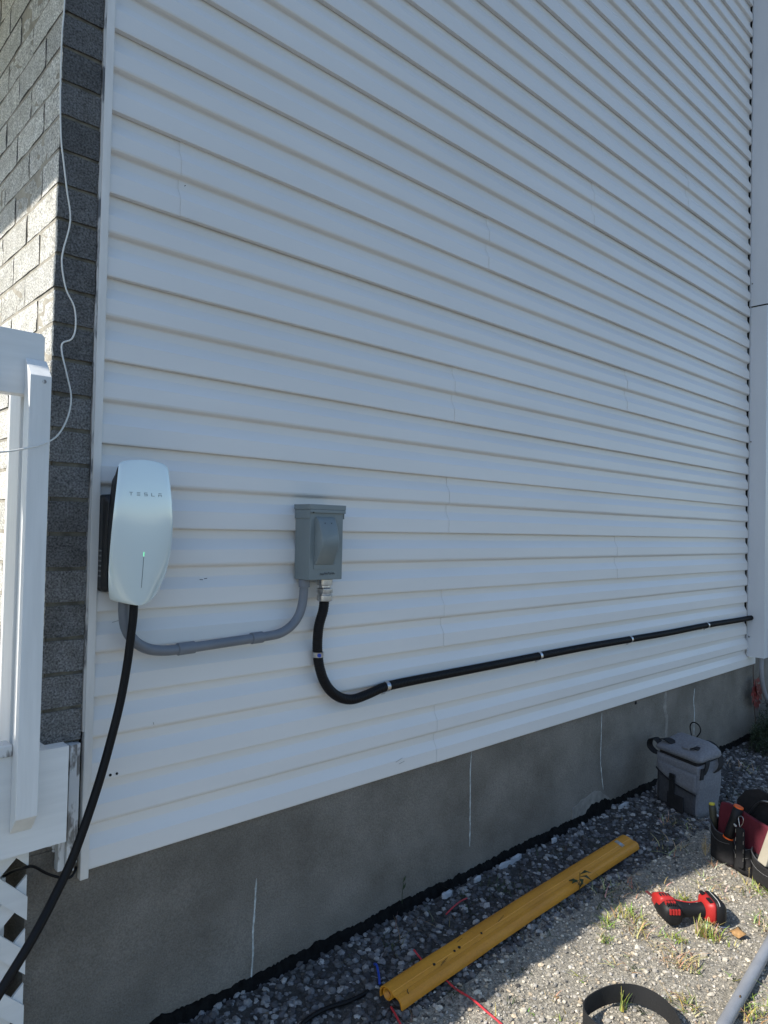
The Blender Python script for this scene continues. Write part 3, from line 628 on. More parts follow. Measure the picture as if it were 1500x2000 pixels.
for k in range(6): lb_.box(0.0050, 0.0057, -0.022, -0.006, 1.165 + 0.012 * k, 1.169 + 0.012 * k)
lb_.build('side_print', M['stitch'], wpo)
cable = [(0.069, -0.066, 1.125), (0.069, -0.066, 1.077), (0.064, -0.066, 1.022), (0.057, -0.066, 0.956), (0.043, -0.068, 0.875), (0.023, -0.072, 0.796), (-0.003, -0.078, 0.709), (-0.033, -0.085, 0.626), (-0.066, -0.092, 0.547), (-0.105, -0.105, 0.485), (-0.152, -0.125, 0.425), (-0.211, -0.14, 0.355), (-0.285, -0.16, 0.27), (-0.38, -0.2, 0.17), (-0.5, -0.25, 0.06), (-0.65, -0.3, 0.012)]
cbm = MB(); cbm.tube(smoothpath(cable, 8), 0.0098, 16); cbm.build('charging_cable', M['rubber'], ch, smooth=True)
adopt(ch)

# ================================================================== GREY ELECTRICAL BOX
bx = empty('disconnect_box', (0.64, 0, 1.25), 'grey metal disconnect box with pull cover on the siding', 'electrical box')
b = MB(); b.box(0.583, 0.706, -0.073, -0.0005, 1.140, 1.345); bo = b.build('box_body', M['box_grey'], bx, bevel=0.002)
b = MB(); b.box(0.577, 0.7115, -0.079, -0.0002, 1.3455, 1.3600); b.box(0.5795, 0.5825, -0.0745, -0.001, 1.319, 1.3453); b.box(0.580, 0.7108, -0.0788, -0.0738, 1.3355, 1.3453); b.box(0.7065, 0.7095, -0.0745, -0.001, 1.319, 1.3453)
b.build('rain_cap', M['box_grey'], bx, bevel=0.001)
# curved pull-out cover: side profile bulges
pr = [(0.0, 1.186), (0.003, 1.185), (0.008, 1.194), (0.016, 1.210), (0.0225, 1.226), (0.0262, 1.240), (0.027, 1.254), (0.0250, 1.272), (0.0200, 1.292), (0.0120, 1.312), (0.004, 1.323), (0.0, 1.324)]
b = MB(); rings = []
for xx, s in ((0.600, 0.15), (0.6015, 1.18), (0.604, 1.28), (0.662, 1.28), (0.667, 1.1), (0.674, 0.15)):
    rings.append([Vector((xx, -0.0735 - d * s, z)) for d, z in pr])
b.loft(rings); po = b.build('pull_cover', M['box_grey'], bx, smooth=True); md = po.modifiers.new('e', 'EDGE_SPLIT'); md.split_angle = R(42)
for xx, zz, y0, y1, r, pp in ((0.622, 1.306, -0.088, -0.0935, 0.0014, po), (0.646, 1.306, -0.088, -0.0935, 0.0014, po), (0.589, 1.336, -0.0775, -0.081, 0.002, bx)):
    MB().tube([(xx, y0, zz), (xx, y1, zz)], r, 8).build('screw', M['black_plastic'], pp)
b = MB()
for k, (a, c) in enumerate(((0.622, 1.1565), (0.630, 1.156), (0.637, 1.1585), (0.644, 1.157), (0.650, 1.159), (0.657, 1.157), (0.664, 1.1585), (0.670, 1.157))):
    P_ = [(a, -0.0735, c - 0.003), (a + 0.003, -0.0740, c + 0.004), (a + 0.005, -0.0735, c - 0.002), (a + 0.0075, -0.0737, c + 0.002)]
    b.tube(P_, 0.0006, 5)
b.build('worn_lettering', mat('faded_print', (0.075, 0.085, 0.088), 0.6), bx)
b = MB(); b.box(0.598, 0.682, -0.0752, -0.0728, 1.172, 1.1845); b.build('cover_lip', M['box_grey'], po)
adopt(bx)

# grey PVC conduit between charger and box
gc = empty('grey_conduit', (0.33, 0, 0.98), 'smooth grey plastic conduit curving from charger to grey box', 'conduit')
path = [(0.062, -0.030, 1.15), (0.060, -0.030, 1.10), (0.066, -0.030, 1.045), (0.088, -0.030, 1.008), (0.123, -0.030, 0.985), (0.165, -0.030, 0.976), (0.21, -0.030, 0.975), (0.30, -0.030, 0.978), (0.431, -0.030, 0.983), (0.48, -0.030, 0.985), (0.52, -0.030, 0.990), (0.557, -0.030, 1.008), (0.583, -0.030, 1.038), (0.595, -0.030, 1.075), (0.598, -0.030, 1.115), (0.599, -0.030, 1.142)]
MB().tube(smoothpath(path, 6), 0.0132, 18).build('pipe', M['pvc'], gc, smooth=True)
for a, c in (((0.203, -0.030, 0.9750), (0.250, -0.030, 0.9765)), ((0.422, -0.030, 0.983), (0.458, -0.030, 0.984))):
    MB().tube([a, c], 0.0160, 18).build('coupling', M['pvc'], gc, bevel=0.0012)
MB().tube([(0.5988, -0.030, 1.117), (0.599, -0.030, 1.1395)], 0.0168, 18).build('box_adapter', M['pvc'], gc, bevel=0.001)
adopt(gc)

# black ribbed flexible conduit
bc = empty('flexible_conduit', (2.3, 0, 0.78), 'black ribbed flexible conduit clamped along the lower siding', 'conduit')
pb = [(0.6695, -0.038, 1.10), (0.6680, -0.036, 1.05), (0.661, -0.026, 1.002), (0.660, -0.021, 0.955), (0.664, -0.019, 0.910), (0.674, -0.019, 0.866), (0.693, -0.019, 0.825), (0.722, -0.020, 0.791), (0.762, -0.020, 0.767), (0.81, -0.020, 0.757), (0.87, -0.020, 0.764), (0.935, -0.019, 0.7755), (1.02, -0.018, 0.779), (1.20, -0.017, 0.780), (1.615, -0.017, 0.782), (1.90, -0.016, 0.784), (2.2, -0.017, 0.785), (2.565, -0.016, 0.782), (3.0, -0.017, 0.779), (3.463, -0.016, 0.781), (3.9, -0.017, 0.777), (4.10, -0.018, 0.777), (4.139, -0.019, 0.777)]
sp = smoothpath(pb, 10); cum = [0]
for i in range(1, len(sp)): cum.append(cum[-1] + (sp[i] - sp[i - 1]).length)
stp = 0.0017; pts = []; L = cum[-1]; k = 0
for q in np.arange(0, L, stp):
    while cum[k + 1] < q: k += 1
    t = (q - cum[k]) / (cum[k + 1] - cum[k]); pts.append(sp[k].lerp(sp[k + 1], t))
MB().tube(pts, 0.0145, 14, rfun=lambda i, p: 0.0150 + (0.0007, 0.0, -0.0009)[(0, 1, 2, 1)[i % 4]]).build('ribbed_tube', M['rubber'], bc, smooth=True)
ft = MB()
for z0, z1, r in ((1.121, 1.1395, 0.0235), (1.112, 1.121, 0.0185), (1.0975, 1.112, 0.0245), (1.0925, 1.0975, 0.0210), (1.074, 1.0925, 0.0235)):
    n = 8 if r == 0.0245 else 24
    ft.tube([(0.6695, -0.038, z0), (0.6695, -0.038, z1)], r, n)
ft.build('gland_fitting', M['steel'], bc, bevel=0.0015)
for (x, z, vert) in ((0.664, 0.912, True), (0.952, 0.7765, False), (1.815, 0.7835, False), (2.575, 0.782, False), (3.468, 0.781, False)):
    m = MB(); ring_ = []
    for k in range(15):
        a = R(-100 + 200 * k / 14)
        if vert: ring_.append((x + math.sin(a) * 0.0168, -0.019 - math.cos(a) * 0.0168, z))
        else: ring_.append((x, -0.017 - math.cos(a) * 0.0168, z + math.sin(a) * 0.0168))
    if not vert: ring_ = [(x, -0.0012, z - 0.028)] + ring_ 
    m.ribbon(ring_, 0.015, 0.0012, (0, 0, 1) if vert else (1, 0, 0))
    co = m.build('clamp', M['steel'], bc)
    sx = (x - 0.008, -0.0335, z) if vert else (x, -0.0015, z - 0.023)
    MB().tube([sx, (sx[0], sx[1] - 0.0055, sx[2])], 0.0058 if vert else 0.0035, 8).build('clamp_screw', M['blue_wire'] if vert else M['steel_plain'], co)
adopt(bc)
for o_ in bc.children: pass

# ================================================================== LOOSE WIRES
ww = [(-0.113, -0.006, 2.75), (-0.113, -0.006, 2.502), (-0.116, -0.006, 2.427), (-0.1165, -0.006, 2.355), (-0.115, -0.006, 2.26), (-0.111, -0.007, 2.177), (-0.105, -0.008, 2.131), (-0.095, -0.008, 2.063), (-0.085, -0.008, 1.994), (-0.099, -0.008, 1.918), (-0.100, -0.008, 1.882), (-0.090, -0.010, 1.831), (-0.071, -0.012, 1.793), (-0.067, -0.012, 1.746), (-0.075, -0.012, 1.718), (-0.094, -0.010, 1.705), (-0.095, -0.012, 1.681), (-0.086, -0.02, 1.634), (-0.078, -0.03, 1.581), (-0.091, -0.05, 1.53), (-0.124, -0.09, 1.483), (-0.167, -0.135, 1.456), (-0.208, -0.15, 1.441), (-0.273, -0.17, 1.427), (-0.40, -0.2, 1.425)]
o_ = MB().tube(smoothpath(ww, 5), 0.0019, 8).build('thin_wire', M['white_wire'], smooth=True); tag(o_, 'thin white wire wandering down the dark block corner', 'wire')
bw_ = [(-0.170, 0.03, 0.50), (-0.156, 0.0, 0.519), (-0.149, -0.045, 0.539), (-0.126, -0.03, 0.529), (-0.092, -0.012, 0.497), (-0.064, -0.012, 0.479), (-0.045, -0.026, 0.478), (-0.028, -0.008, 0.479), (-0.02, 0.006, 0.482)]
o_ = MB().tube(smoothpath(bw_, 5), 0.0032, 8).build('thin_cable', M['rubber'], smooth=True); tag(o_, 'thin black cable crossing from the lattice to the siding corner', 'cable')
def gwire(name, pts, r, m, label):
    P = smoothpath([(x, y, ground_h(x, y) + z) for x, y, z in pts], 8)
    o_ = MB().tube(P, r, 8).build(name, M[m], smooth=True); tag(o_, label, 'wire'); return o_
gwire('red_wire', [(0.912, -0.205, 0.03), (0.909, -0.255, 0.012), (0.905, -0.30, 0.012), (0.898, -0.346, 0.012), (0.892, -0.395, 0.012), (0.891, -0.437, 0.014), (0.888, -0.47, 0.014), (0.881, -0.509, 0.014), (0.879, -0.545, 0.012), (0.872, -0.585, 0.012), (0.85, -0.66, 0.012)], 0.0030, 'red_wire', 'red wire running under the yellow guard into the sun')
gwire('red_wire', [(0.703, -0.325, 0.012), (0.690, -0.36, 0.012), (0.675, -0.395, 0.012), (0.655, -0.44, 0.012)], 0.0030, 'red_wire', 'short red wire at the near hollow end of the yellow guard')
gwire('red_wire', [(1.155, -0.118, 0.016), (1.20, -0.112, 0.022), (1.25, -0.10, 0.020), (1.29, -0.095, 0.014)], 0.0026, 'red_wire', 'red wire scrap on shaded stones between wall and yellow guard')
gwire('blue_wire', [(0.797, -0.155, 0.012), (0.790, -0.172, 0.020), (0.768, -0.205, 0.018), (0.744, -0.236, 0.012)], 0.0036, 'blue_wire', 'blue wire scrap on the stones near the wall')
gwire('black_cable', [(0.42, -0.245, 0.010), (0.471, -0.225, 0.014), (0.52, -0.215, 0.016), (0.573, -0.218, 0.016), (0.62, -0.232, 0.015), (0.68, -0.236, 0.010), (0.71, -0.225, 0.002)], 0.0058, 'rubber', 'black cable end lying on stones left of the yellow guard')

# ================================================================== YELLOW GUARD
gp = Vector((0.708, -0.318, 0.0)); gq = Vector((2.115, -0.262, 0.0)); ax = (gq - gp); GL = ax.length; ang = math.atan2(ax.y, ax.x)
yg = empty('cable_guard', gp, 'long yellow plastic cable guard lying on the gravel', 'cable guard'); yg.rotation_euler = (0, 0, ang); yg.location.z = 0.004
# section (local y across, z up): rounded tube half, valley, raised lip
def gsec(k):
    pts = []
    for i in range(13):
        a = R(175 - 150 * i / 12); pts.append((0.016 + 0.0235 * math.cos(a), 0.018 + 0.0235 * math.sin(a)))
    return [(0.034, 0.008), (0.0375, 0.020)] [::1] * 0 + pts
outer = [(0.0385, 0.003), (0.0400, 0.014), (0.0385, 0.024), (0.0330, 0.0325), (0.0250, 0.0370), (0.0140, 0.0380), (0.0120, 0.0378), (-0.0060, 0.0335), (-0.0075, 0.0318), (-0.0180, 0.0282), (-0.0200, 0.0272), (-0.0225, 0.0284), (-0.0330, 0.0262), (-0.0400, 0.0215), (-0.0435, 0.014), (-0.0450, 0.008), (-0.0455, 0.002)]
inner = [(y * 0.90 + 0.0003, z - 0.0034 if z > 0.01 else z) for y, z in outer]
prof = outer + inner[::-1]; xsG = list(np.linspace(0, GL, 60)); rings = []
for x in xsG:
    dz = 0.004 * math.sin(x * 2.1) + 0.0015 * noise.noise(Vector((x * 5, 0, 0))); dyy = 0.003 * math.sin(x * 2.6 + 1)
    rings.append([Vector((x, y + dyy, z + dz + 0.004)) for y, z in prof])
gb = MB().loft(rings); go = gb.build('shell', M['yellow'], yg, smooth=True); md = go.modifiers.new('e', 'EDGE_SPLIT'); md.split_angle = R(12)
# inner tube visible as a hole at the near end
m = MB(); m.tube([(0.003, 0.016, 0.0215), (0.20, 0.016, 0.0215)], 0.0165, 20, caps=False); to = m.build('inner_tube', M['yellow'], yg, smooth=True)
md = to.modifiers.new('t', 'SOLIDIFY'); md.thickness = 0.0035; md.offset = -1
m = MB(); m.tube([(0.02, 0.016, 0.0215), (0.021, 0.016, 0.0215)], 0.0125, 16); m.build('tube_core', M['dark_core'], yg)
def gz(x, y): return 0.004 + 0.004 * math.sin(x * 2.1) + float(np.interp(y, [p[0] for p in outer[::-1]], [p[1] for p in outer[::-1]]))
for x, y, r in ((0.175, -0.004, 0.0042), (0.268, -0.004, 0.0036), (0.292, -0.003, 0.0045), (0.40, -0.004, 0.0036)):
    MB().tube([(x, y, gz(x, y) - 0.002), (x, y, gz(x, y) + 0.0009)], r, 10).build('nail_hole', M['dark_core'], go)
for x, y, l in ((0.49, -0.004, 0.02), (0.51, 0.0, 0.02), (0.20, -0.012, 0.03), (0.19, -0.016, 0.025), (0.30, 0.013, 0.03), (1.22, 0.012, 0.012)):
    z = gz(x, y) + 0.0003; MB().tube([(x, y, z), (x + l, y + 0.003, gz(x + l, y + 0.003) + 0.0003)], 0.0006, 5).build('scratch', M['dirt_mark'], go)
m = MB()
m.tube([(0.045, -0.020, gz(0.045, -0.02) + 0.001), (0.038, -0.026, gz(0.038, -0.026) + 0.001), (0.036, -0.033, gz(0.036, -0.033) + 0.001)], 0.0014, 6)
m.build('burn_mark', M['dirt_mark'], go)
m = MB(); yy = [0.013, 0.004, -0.004, -0.012, -0.021]; m.ribbon([(GL - 0.085, y, gz(GL - 0.085, y) + 0.0015) for y in yy], 0.022, 0.0015, (1, 0, 0)); m.build('metal_tag', M['steel'], go)
# green weeds growing through it near two thirds of its length
wv = MB()
wb = Vector((1.635, -0.330, 0.0))
for k in range(7):
    a = R(20 + k * 51); d = Vector((math.cos(a), math.sin(a), 0)); side = Vector((-d.y, d.x, 0)) * 0.006
    c0 = wb + Vector((0, 0, 0.02 + 0.008 * k)); c1 = c0 + d * 0.022 + Vector((0, 0, 0.010)); c2 = c0 + d * 0.045 + Vector((0, 0, 0.002))
    wv.add([c0, c1 + side * 1.4, c2, c1 - side * 1.4], [(0, 1, 2, 3)])
wv.tube([(wb.x, wb.y, 0), (wb.x, wb.y, 0.075)], 0.0012, 5)
o_ = wv.build('weed', M['green_leaf']); tag(o_, 'dark leafy weed against the front edge of the yellow guard', 'weed')
md = o_.modifiers.new('t', 'SOLIDIFY'); md.thickness = 0.0006

# ================================================================== COOLER BAG
cbag = empty('cooler_bag', (2.680, -0.206, 0.0), 'grey cooler bag with black straps against the foundation', 'cooler bag')
cbag.rotation_euler = (0, 0, math.atan2(-0.94, -0.339))       # local +X runs along the broad face towards the camera-right corner
def BAG(u, v, w): return Vector((u, v, w))                    # v = depth away from the broad face (local +Y)
def rr(wd, dp, z, cx=0, cy=0, r=0.022, n=4, z2=None):
    return [Vector((px, py, z if z2 is None else z + z2 * (py - cy + dp / 2) / dp)) for px, py in rrect(cx, cy, wd, dp, r, n)]
DP = 0.150
def bulge(ringpts, amt, seed):
    return [Vector((p.x + amt * noise.noise(Vector((p.x * 9, p.z * 9, seed))), p.y + 1.6 * amt * noise.noise(Vector((p.x * 9, p.z * 12, seed + 4))), p.z + 0.6 * amt * noise.noise(Vector((p.x * 11, p.y * 11, seed + 9))))) for p in ringpts]
m = MB(); rings = []
for z in np.linspace(0, 0.232, 10):
    t = z / 0.232; rings.append(bulge(rr(0.250 - 0.006 * (1 - t) + 0.006 * math.sin(t * 3.1), DP, z * 1.0, 0, DP / 2, 0.016, 4, z2=0.03 * t), 0.010, 1))
m.loft(rings); m.build('bag_body', M['felt_grey'], cbag, smooth=True)
# zipped opening: dark recess, then the domed lid
m = MB(); m.loft([rr(0.240, DP - 0.010, 0.228, 0, DP / 2, 0.016, 4, z2=0.03), rr(0.236, DP - 0.014, 0.252, 0, DP / 2, 0.016, 4, z2=0.030)]); m.build('zip', M['black_fabric'], cbag)
m = MB(); L_ = []
for (e, z, z2) in ((0.0, 0.249, 0.020), (0.008, 0.256, 0.024), (0.004, 0.266, 0.028), (-0.02, 0.275, 0.036), (-0.06, 0.282, 0.042), (-0.10, 0.286, 0.044)):
    L_.append(bulge(rr(0.262 + e, DP + 0.006 + e, z, 0, DP / 2, 0.026, 5, z2=z2), 0.011, 3))
m.loft(L_); lid = m.build('lid', M['felt_grey'], cbag, smooth=True)
# front pocket: dark lower part, grey curved flap with piping, centre strap with buckle
m = MB(); vs = []; N1, N2 = 14, 8
for i in range(N1 + 1):
    u = -0.112 + 0.228 * i / N1; top = 0.150 - 0.040 * (i / N1) ** 0.8
    for j in range(N2 + 1):
        w_ = 0.004 + (top - 0.004) * j / N2; bl_ = 0.016 * math.sin(math.pi * min(1, max(0, (u + 0.118) / 0.24))) * math.sin(math.pi * (0.12 + 0.76 * j / N2))
        vs.append((u, -0.004 - bl_, w_))
m.add(vs, [(i * (N2 + 1) + j, (i + 1) * (N2 + 1) + j, (i + 1) * (N2 + 1) + j + 1, i * (N2 + 1) + j + 1) for i in range(N1) for j in range(N2)])
pk = m.build('front_pocket', M['felt_dark'], cbag, smooth=True); md = pk.modifiers.new('t', 'SOLIDIFY'); md.thickness = 0.006; md.offset = -1
m = MB(); vs = []
for i in range(N1 + 1):
    t = i / N1; u = -0.118 + 0.240 * t; bot = 0.160 - 0.056 * t ** 0.75; top = 0.196
    for j in range(5):
        w_ = bot + (top - bot) * j / 4; vs.append((u, -0.0065 - 0.015 * math.sin(math.pi * t) * (1 - j / 4) ** 0.7, w_))
m.add(vs, [(i * 5 + j, (i + 1) * 5 + j, (i + 1) * 5 + j + 1, i * 5 + j + 1) for i in range(N1) for j in range(4)])
fl = m.build('pocket_flap', M['felt_grey'], cbag, smooth=True); md = fl.modifiers.new('t', 'SOLIDIFY'); md.thickness = 0.005; md.offset = -1
m = MB(); m.tube([(vs[i * 5][0], vs[i * 5][1] - 0.002, vs[i * 5][2]) for i in range(N1 + 1)], 0.0035, 6); m.build('piping', M['black_fabric'], fl)
m = MB(); m.ribbon([(0.005, -0.0262, 0.163), (0.003, -0.030, 0.13), (0.0, -0.030, 0.09), (-0.002, -0.028, 0.04), (-0.004, -0.026, 0.01)], 0.030, 0.003, (1, 0, 0)); m.build('front_strap', M['webbing'], cbag)
m = MB(); m.box(-0.010, 0.022, -0.036, -0.028, 0.137, 0.170); m.box(-0.006, 0.017, -0.040, -0.0361, 0.142, 0.150); m.build('buckle', M['black_plastic'], cbag, bevel=0.002)
m = MB(); m.box(-0.028, 0.068, -0.030, -0.022, 0.004, 0.078); m.build('mesh_pocket', M['black_fabric'], cbag, bevel=0.010)
# handles and shoulder straps
def strap(pts, w_, side, name='handle_strap', mm='webbing', th=0.005): return MB().ribbon(smoothpath(pts, 6), w_, th, side).build(name, M[mm], cbag)
strap([(-0.115, 0.020, 0.268), (-0.145, 0.015, 0.288), (-0.185, 0.02, 0.272), (-0.200, 0.03, 0.235), (-0.175, 0.04, 0.212), (-0.135, 0.04, 0.215)], 0.030, (0.2, 1, 0.2))
strap([(-0.055, 0.045, 0.283), (-0.085, 0.030, 0.300), (-0.11, 0.022, 0.296)], 0.040, (0.2, 1, 0.1))
strap([(0.045, 0.040, 0.290), (0.070, 0.050, 0.300), (0.105, 0.060, 0.286), (0.135, 0.050, 0.255), (0.140, 0.035, 0.220), (0.133, 0.025, 0.195)], 0.024, (0.1, 1, 0.3))
strap([(0.02, 0.10, 0.305), (0.06, 0.125, 0.318), (0.10, 0.135, 0.306), (0.135, 0.13, 0.270), (0.150, 0.115, 0.232), (0.138, 0.10, 0.205)], 0.028, (0.1, 1, 0.3))
strap([(0.134, 0.022, 0.226), (0.136, 0.018, 0.205), (0.137, 0.012, 0.178)], 0.020, (0, 1, 0.1), 'strap_end')
strap([(0.028, 0.025, 0.286), (0.045, 0.05, 0.300), (0.052, 0.085, 0.312), (0.05, 0.11, 0.315)], 0.034, (1, 0, 0.1), 'handle_wrap', 'felt_grey', 0.012)
lp = [(-0.03, 0.135, 0.312)]
for k in range(13): a = R(-65 + 310 * k / 12); lp.append((-0.02 + 0.0 + 0.026 * math.cos(a + math.pi / 2 + 0.2), 0.138, 0.350 + 0.030 * math.sin(a + math.pi / 2 + 0.2)))
lp = [(-0.034, 0.135, 0.305), (-0.044, 0.137, 0.335), (-0.050, 0.138, 0.362), (-0.038, 0.138, 0.382), (-0.012, 0.138, 0.386), (0.010, 0.138, 0.372), (0.012, 0.138, 0.350), (-0.004, 0.137, 0.326), (-0.018, 0.136, 0.305)]
MB().tube(smoothpath(lp, 6), 0.0030, 8).build('cord_loop', M['rubber'], cbag, smooth=True)

# ================================================================== TOOL BAG
tb = empty('tool_bag', (2.313, -0.516, 0.0), 'open black and maroon tool bag on the gravel at the right', 'tool bag')
tb.rotation_euler = (0, 0, math.atan2(-0.925, -0.38))         # local +X along the front face, local +Y away from the camera
W, D = 0.40, 0.20
m = MB(); rings = []
for z in np.linspace(0, 0.095, 8):
    t = z / 0.095; rings.append(bulge([Vector((p.x + W / 2, p.y + D / 2, p.z)) for p in rr(W * (0.94 + 0.06 * math.sin(t * 2)), D, z, 0, 0, 0.03, 5)], 0.006, 7))
m.loft(rings); m.build('bag_base', M['black_fabric'], tb, smooth=True)
# maroon panel standing behind the front pockets
def panel(name, mm, pts, y0, y1, tilt=0.0, bev=0.004):
    m = MB(); m.prism([(x, z) for x, z in pts], y0, y1)
    m.v = [(x, y + tilt * z, z) for x, y, z in m.v]; return m.build(name, M[mm], tb, bevel=bev)
panel('maroon_panel', 'maroon', [(0.020, 0.06), (0.022, 0.190), (0.030, 0.222), (0.060, 0.230), (0.12, 0.224), (0.20, 0.212), (0.34, 0.20), (0.385, 0.19), (0.385, 0.06)], 0.006, 0.022, 0.06)
panel('end_panel', 'black_fabric', [(0.03, 0.10), (0.032, 0.225), (0.07, 0.275), (0.13, 0.300), (0.21, 0.292), (0.30, 0.265), (0.38, 0.22), (0.38, 0.10)], 0.090, 0.104, 0.05)
panel('back_panel', 'black_fabric', [(0.01, 0.05), (0.012, 0.190), (0.39, 0.190), (0.39, 0.05)], D - 0.012, D + 0.002, 0.0)
panel('side_panel', 'black_fabric', [(0.0, 0.05), (0.0, 0.150), (0.012, 0.150), (0.012, 0.05)], 0.010, D, 0.0, 0.002)
# front pockets with piped, sagging upper edges
def pocket(x0, x1, za, zb, dep, name='pocket'):
    m = MB(); vs = []; n1, n2 = 12, 7
    for i in range(n1 + 1):
        t = i / n1; x = x0 + (x1 - x0) * t; top = za + (zb - za) * t - 0.016 * math.sin(math.pi * t)
        for j in range(n2 + 1):
            s = j / n2; bl_ = dep * math.sin(math.pi * t) ** 0.6 * (0.55 + 0.45 * s)
            vs.append((x, -0.003 - bl_ + 0.003 * noise.noise(Vector((x * 30, s * 3, 1))), 0.004 + (top - 0.004) * s))
    m.add(vs, [(i * (n2 + 1) + j, (i + 1) * (n2 + 1) + j, (i + 1) * (n2 + 1) + j + 1, i * (n2 + 1) + j + 1) for i in range(n1) for j in range(n2)])
    o_ = m.build(name, M['black_fabric'], tb, smooth=True); md = o_.modifiers.new('t', 'SOLIDIFY'); md.thickness = 0.004; md.offset = -1
    MB().tube([(vs[i * (n2 + 1) + n2][0], vs[i * (n2 + 1) + n2][1], vs[i * (n2 + 1) + n2][2] + 0.002) for i in range(n1 + 1)], 0.0022, 6).build('pocket_piping', M['felt_dark'], o_)
    s = MB(); s.tube([(vs[i * (n2 + 1) + n2][0], vs[i * (n2 + 1) + n2][1] - 0.0028, vs[i * (n2 + 1) + n2][2] - 0.030 + 0.0 * i) for i in range(1, n1)], 0.0006, 4); s.build('stitching', M['stitch'], o_)
pocket(0.002, 0.118, 0.150, 0.124, 0.024); pocket(0.119, 0.201, 0.112, 0.108, 0.020); pocket(0.202, 0.400, 0.116, 0.11, 0.050)
# frame handle: bent silver and black tube
m = MB(); m.tube(smoothpath([(0.125, 0.07, 0.205), (0.145, 0.075, 0.240), (0.165, 0.078, 0.262), (0.19, 0.08, 0.272), (0.24, 0.08, 0.280), (0.30, 0.08, 0.27), (0.34, 0.08, 0.20)], 5), 0.0065, 10); m.build('frame_handle', M['black_plastic'], tb, smooth=True)
m = MB(); m.tube([(0.168, 0.0745, 0.267), (0.186, 0.0765, 0.2745), (0.235, 0.0765, 0.2840)], 0.0038, 8); m.build('handle_rivet_strip', M['steel'], tb, smooth=True)
# things standing in the bag
def tooltop(name, pts, radii, m1, label, cat, seg=14):
    P = [tb_mat @ Vector(p) for p in pts]; e = empty(name, P[0], label, cat)
    MB().tube(P, 0.01, seg, rfun=lambda i, p: radii[i]).build('grip', M[m1], e, smooth=True); return e, P
bpy.context.view_layer.update(); tb_mat = tb.matrix_world.copy()
e, P = tooltop('screwdriver', [(0.012, 0.004, 0.10), (0.010, 0.002, 0.150), (0.008, 0.000, 0.185), (0.006, -0.002, 0.205)], [0.010, 0.0135, 0.0145, 0.0125], 'olive', 'screwdriver with yellow end cap, leftmost in the black bag', 'screwdriver')
MB().tube([P[-1], P[-1] + (P[-1] - P[-2]).normalized() * 0.006], 0.0115, 14).build('end_cap', M['yellow_cap'], e, bevel=0.001); adopt(e)
e, P = tooltop('utility_knife', [(0.028, 0.035, 0.12), (0.026, 0.036, 0.17), (0.025, 0.037, 0.215), (0.0248, 0.037, 0.226)], [0.008, 0.009, 0.010, 0.006], 'tool_black', 'black handled knife with red stripe behind the screwdriver', 'knife', 8)
MB().tube([P[1] + Vector((-0.006, -0.006, 0)), P[2] + Vector((-0.0066, -0.0066, 0))], 0.004, 8).build('red_stripe', M['tool_red'], e); adopt(e)
e, P = tooltop('torch', [(0.105, -0.020, 0.118), (0.111, -0.014, 0.150), (0.122, -0.006, 0.195), (0.132, 0.002, 0.240)], [0.0175, 0.0180, 0.0175, 0.0190], 'tool_black', 'black torch with round orange end sticking out of the tool bag', 'torch', 18)
dn = (P[-1] - P[-2]).normalized(); MB().tube([P[-1] - dn * 0.001, P[-1] + dn * 0.005], 0.0182, 18).build('orange_cap', M['orange'], e, bevel=0.001)
MB().tube([P[0] - dn * 0.004, P[0] + dn * 0.0015], 0.0195, 18).build('orange_ring', M['orange'], e, bevel=0.001)
q = P[1].lerp(P[2], 0.6); MB().box(-0.011, 0.011, -0.002, 0.002, -0.003, 0.003, Matrix.Translation(q + Vector((-0.0145, -0.0100, 0.001))) @ Matrix.Rotation(math.atan2(-0.925, -0.38), 4, 'Z') @ Matrix.Rotation(R(25), 4, 'Y')).build('pale_print', M['tool_white'], e); adopt(e)
# hanging pouch with carabiner
pe = empty('hanging_pouch', tb_mat @ Vector((0.17, -0.02, 0.06)), 'narrow black pouch clipped by a silver carabiner to the bag', 'pouch')
m = MB(); m.loft([[tb_mat @ Vector((px, -0.030 + 0.5 * 0 + (0.010 if kk else 0), pz)) for px, pz in rrect(0.168, 0.105, 0.036 - 0.004 * kk, 0.150, 0.010)] for kk in (0, 1)]); m.build('pouch_body', M['black_fabric'], pe, bevel=0.002)
for sx in (0.150, 0.186):
  for k in range(4):
    m = MB(); m.tube([tb_mat @ Vector((sx, -0.0315, 0.06 + 0.032 * k)), tb_mat @ Vector((sx + 0.001, -0.032, 0.074 + 0.032 * k))], 0.0012, 5); m.build('stitch', M['steel_plain'], pe)
cbp = [(0.166, -0.027, 0.182), (0.160, -0.026, 0.200), (0.157, -0.024, 0.216), (0.166, -0.023, 0.223), (0.176, -0.023, 0.220), (0.178, -0.024, 0.205), (0.172, -0.026, 0.190), (0.166, -0.027, 0.182)]
MB().tube(smoothpath([tb_mat @ Vector(p) for p in cbp], 4), 0.0015, 6).build('carabiner', M['steel'], pe, smooth=True); adopt(pe)
m = MB(); m.box(-0.0185, 0.0185, -0.012, 0.012, -0.080, 0.080)
lv = m.build('cream_block', M['cream'], bevel=0.004); tag(lv, 'cream coloured plastic bar leaning in the tool bag front pocket', 'plastic bar')
lv.matrix_world = tb_mat @ Matrix.Translation((0.318, -0.048, 0.184)) @ Matrix.Rotation(R(14), 4, 'Y') @ Matrix.Rotation(R(-8), 4, 'X')

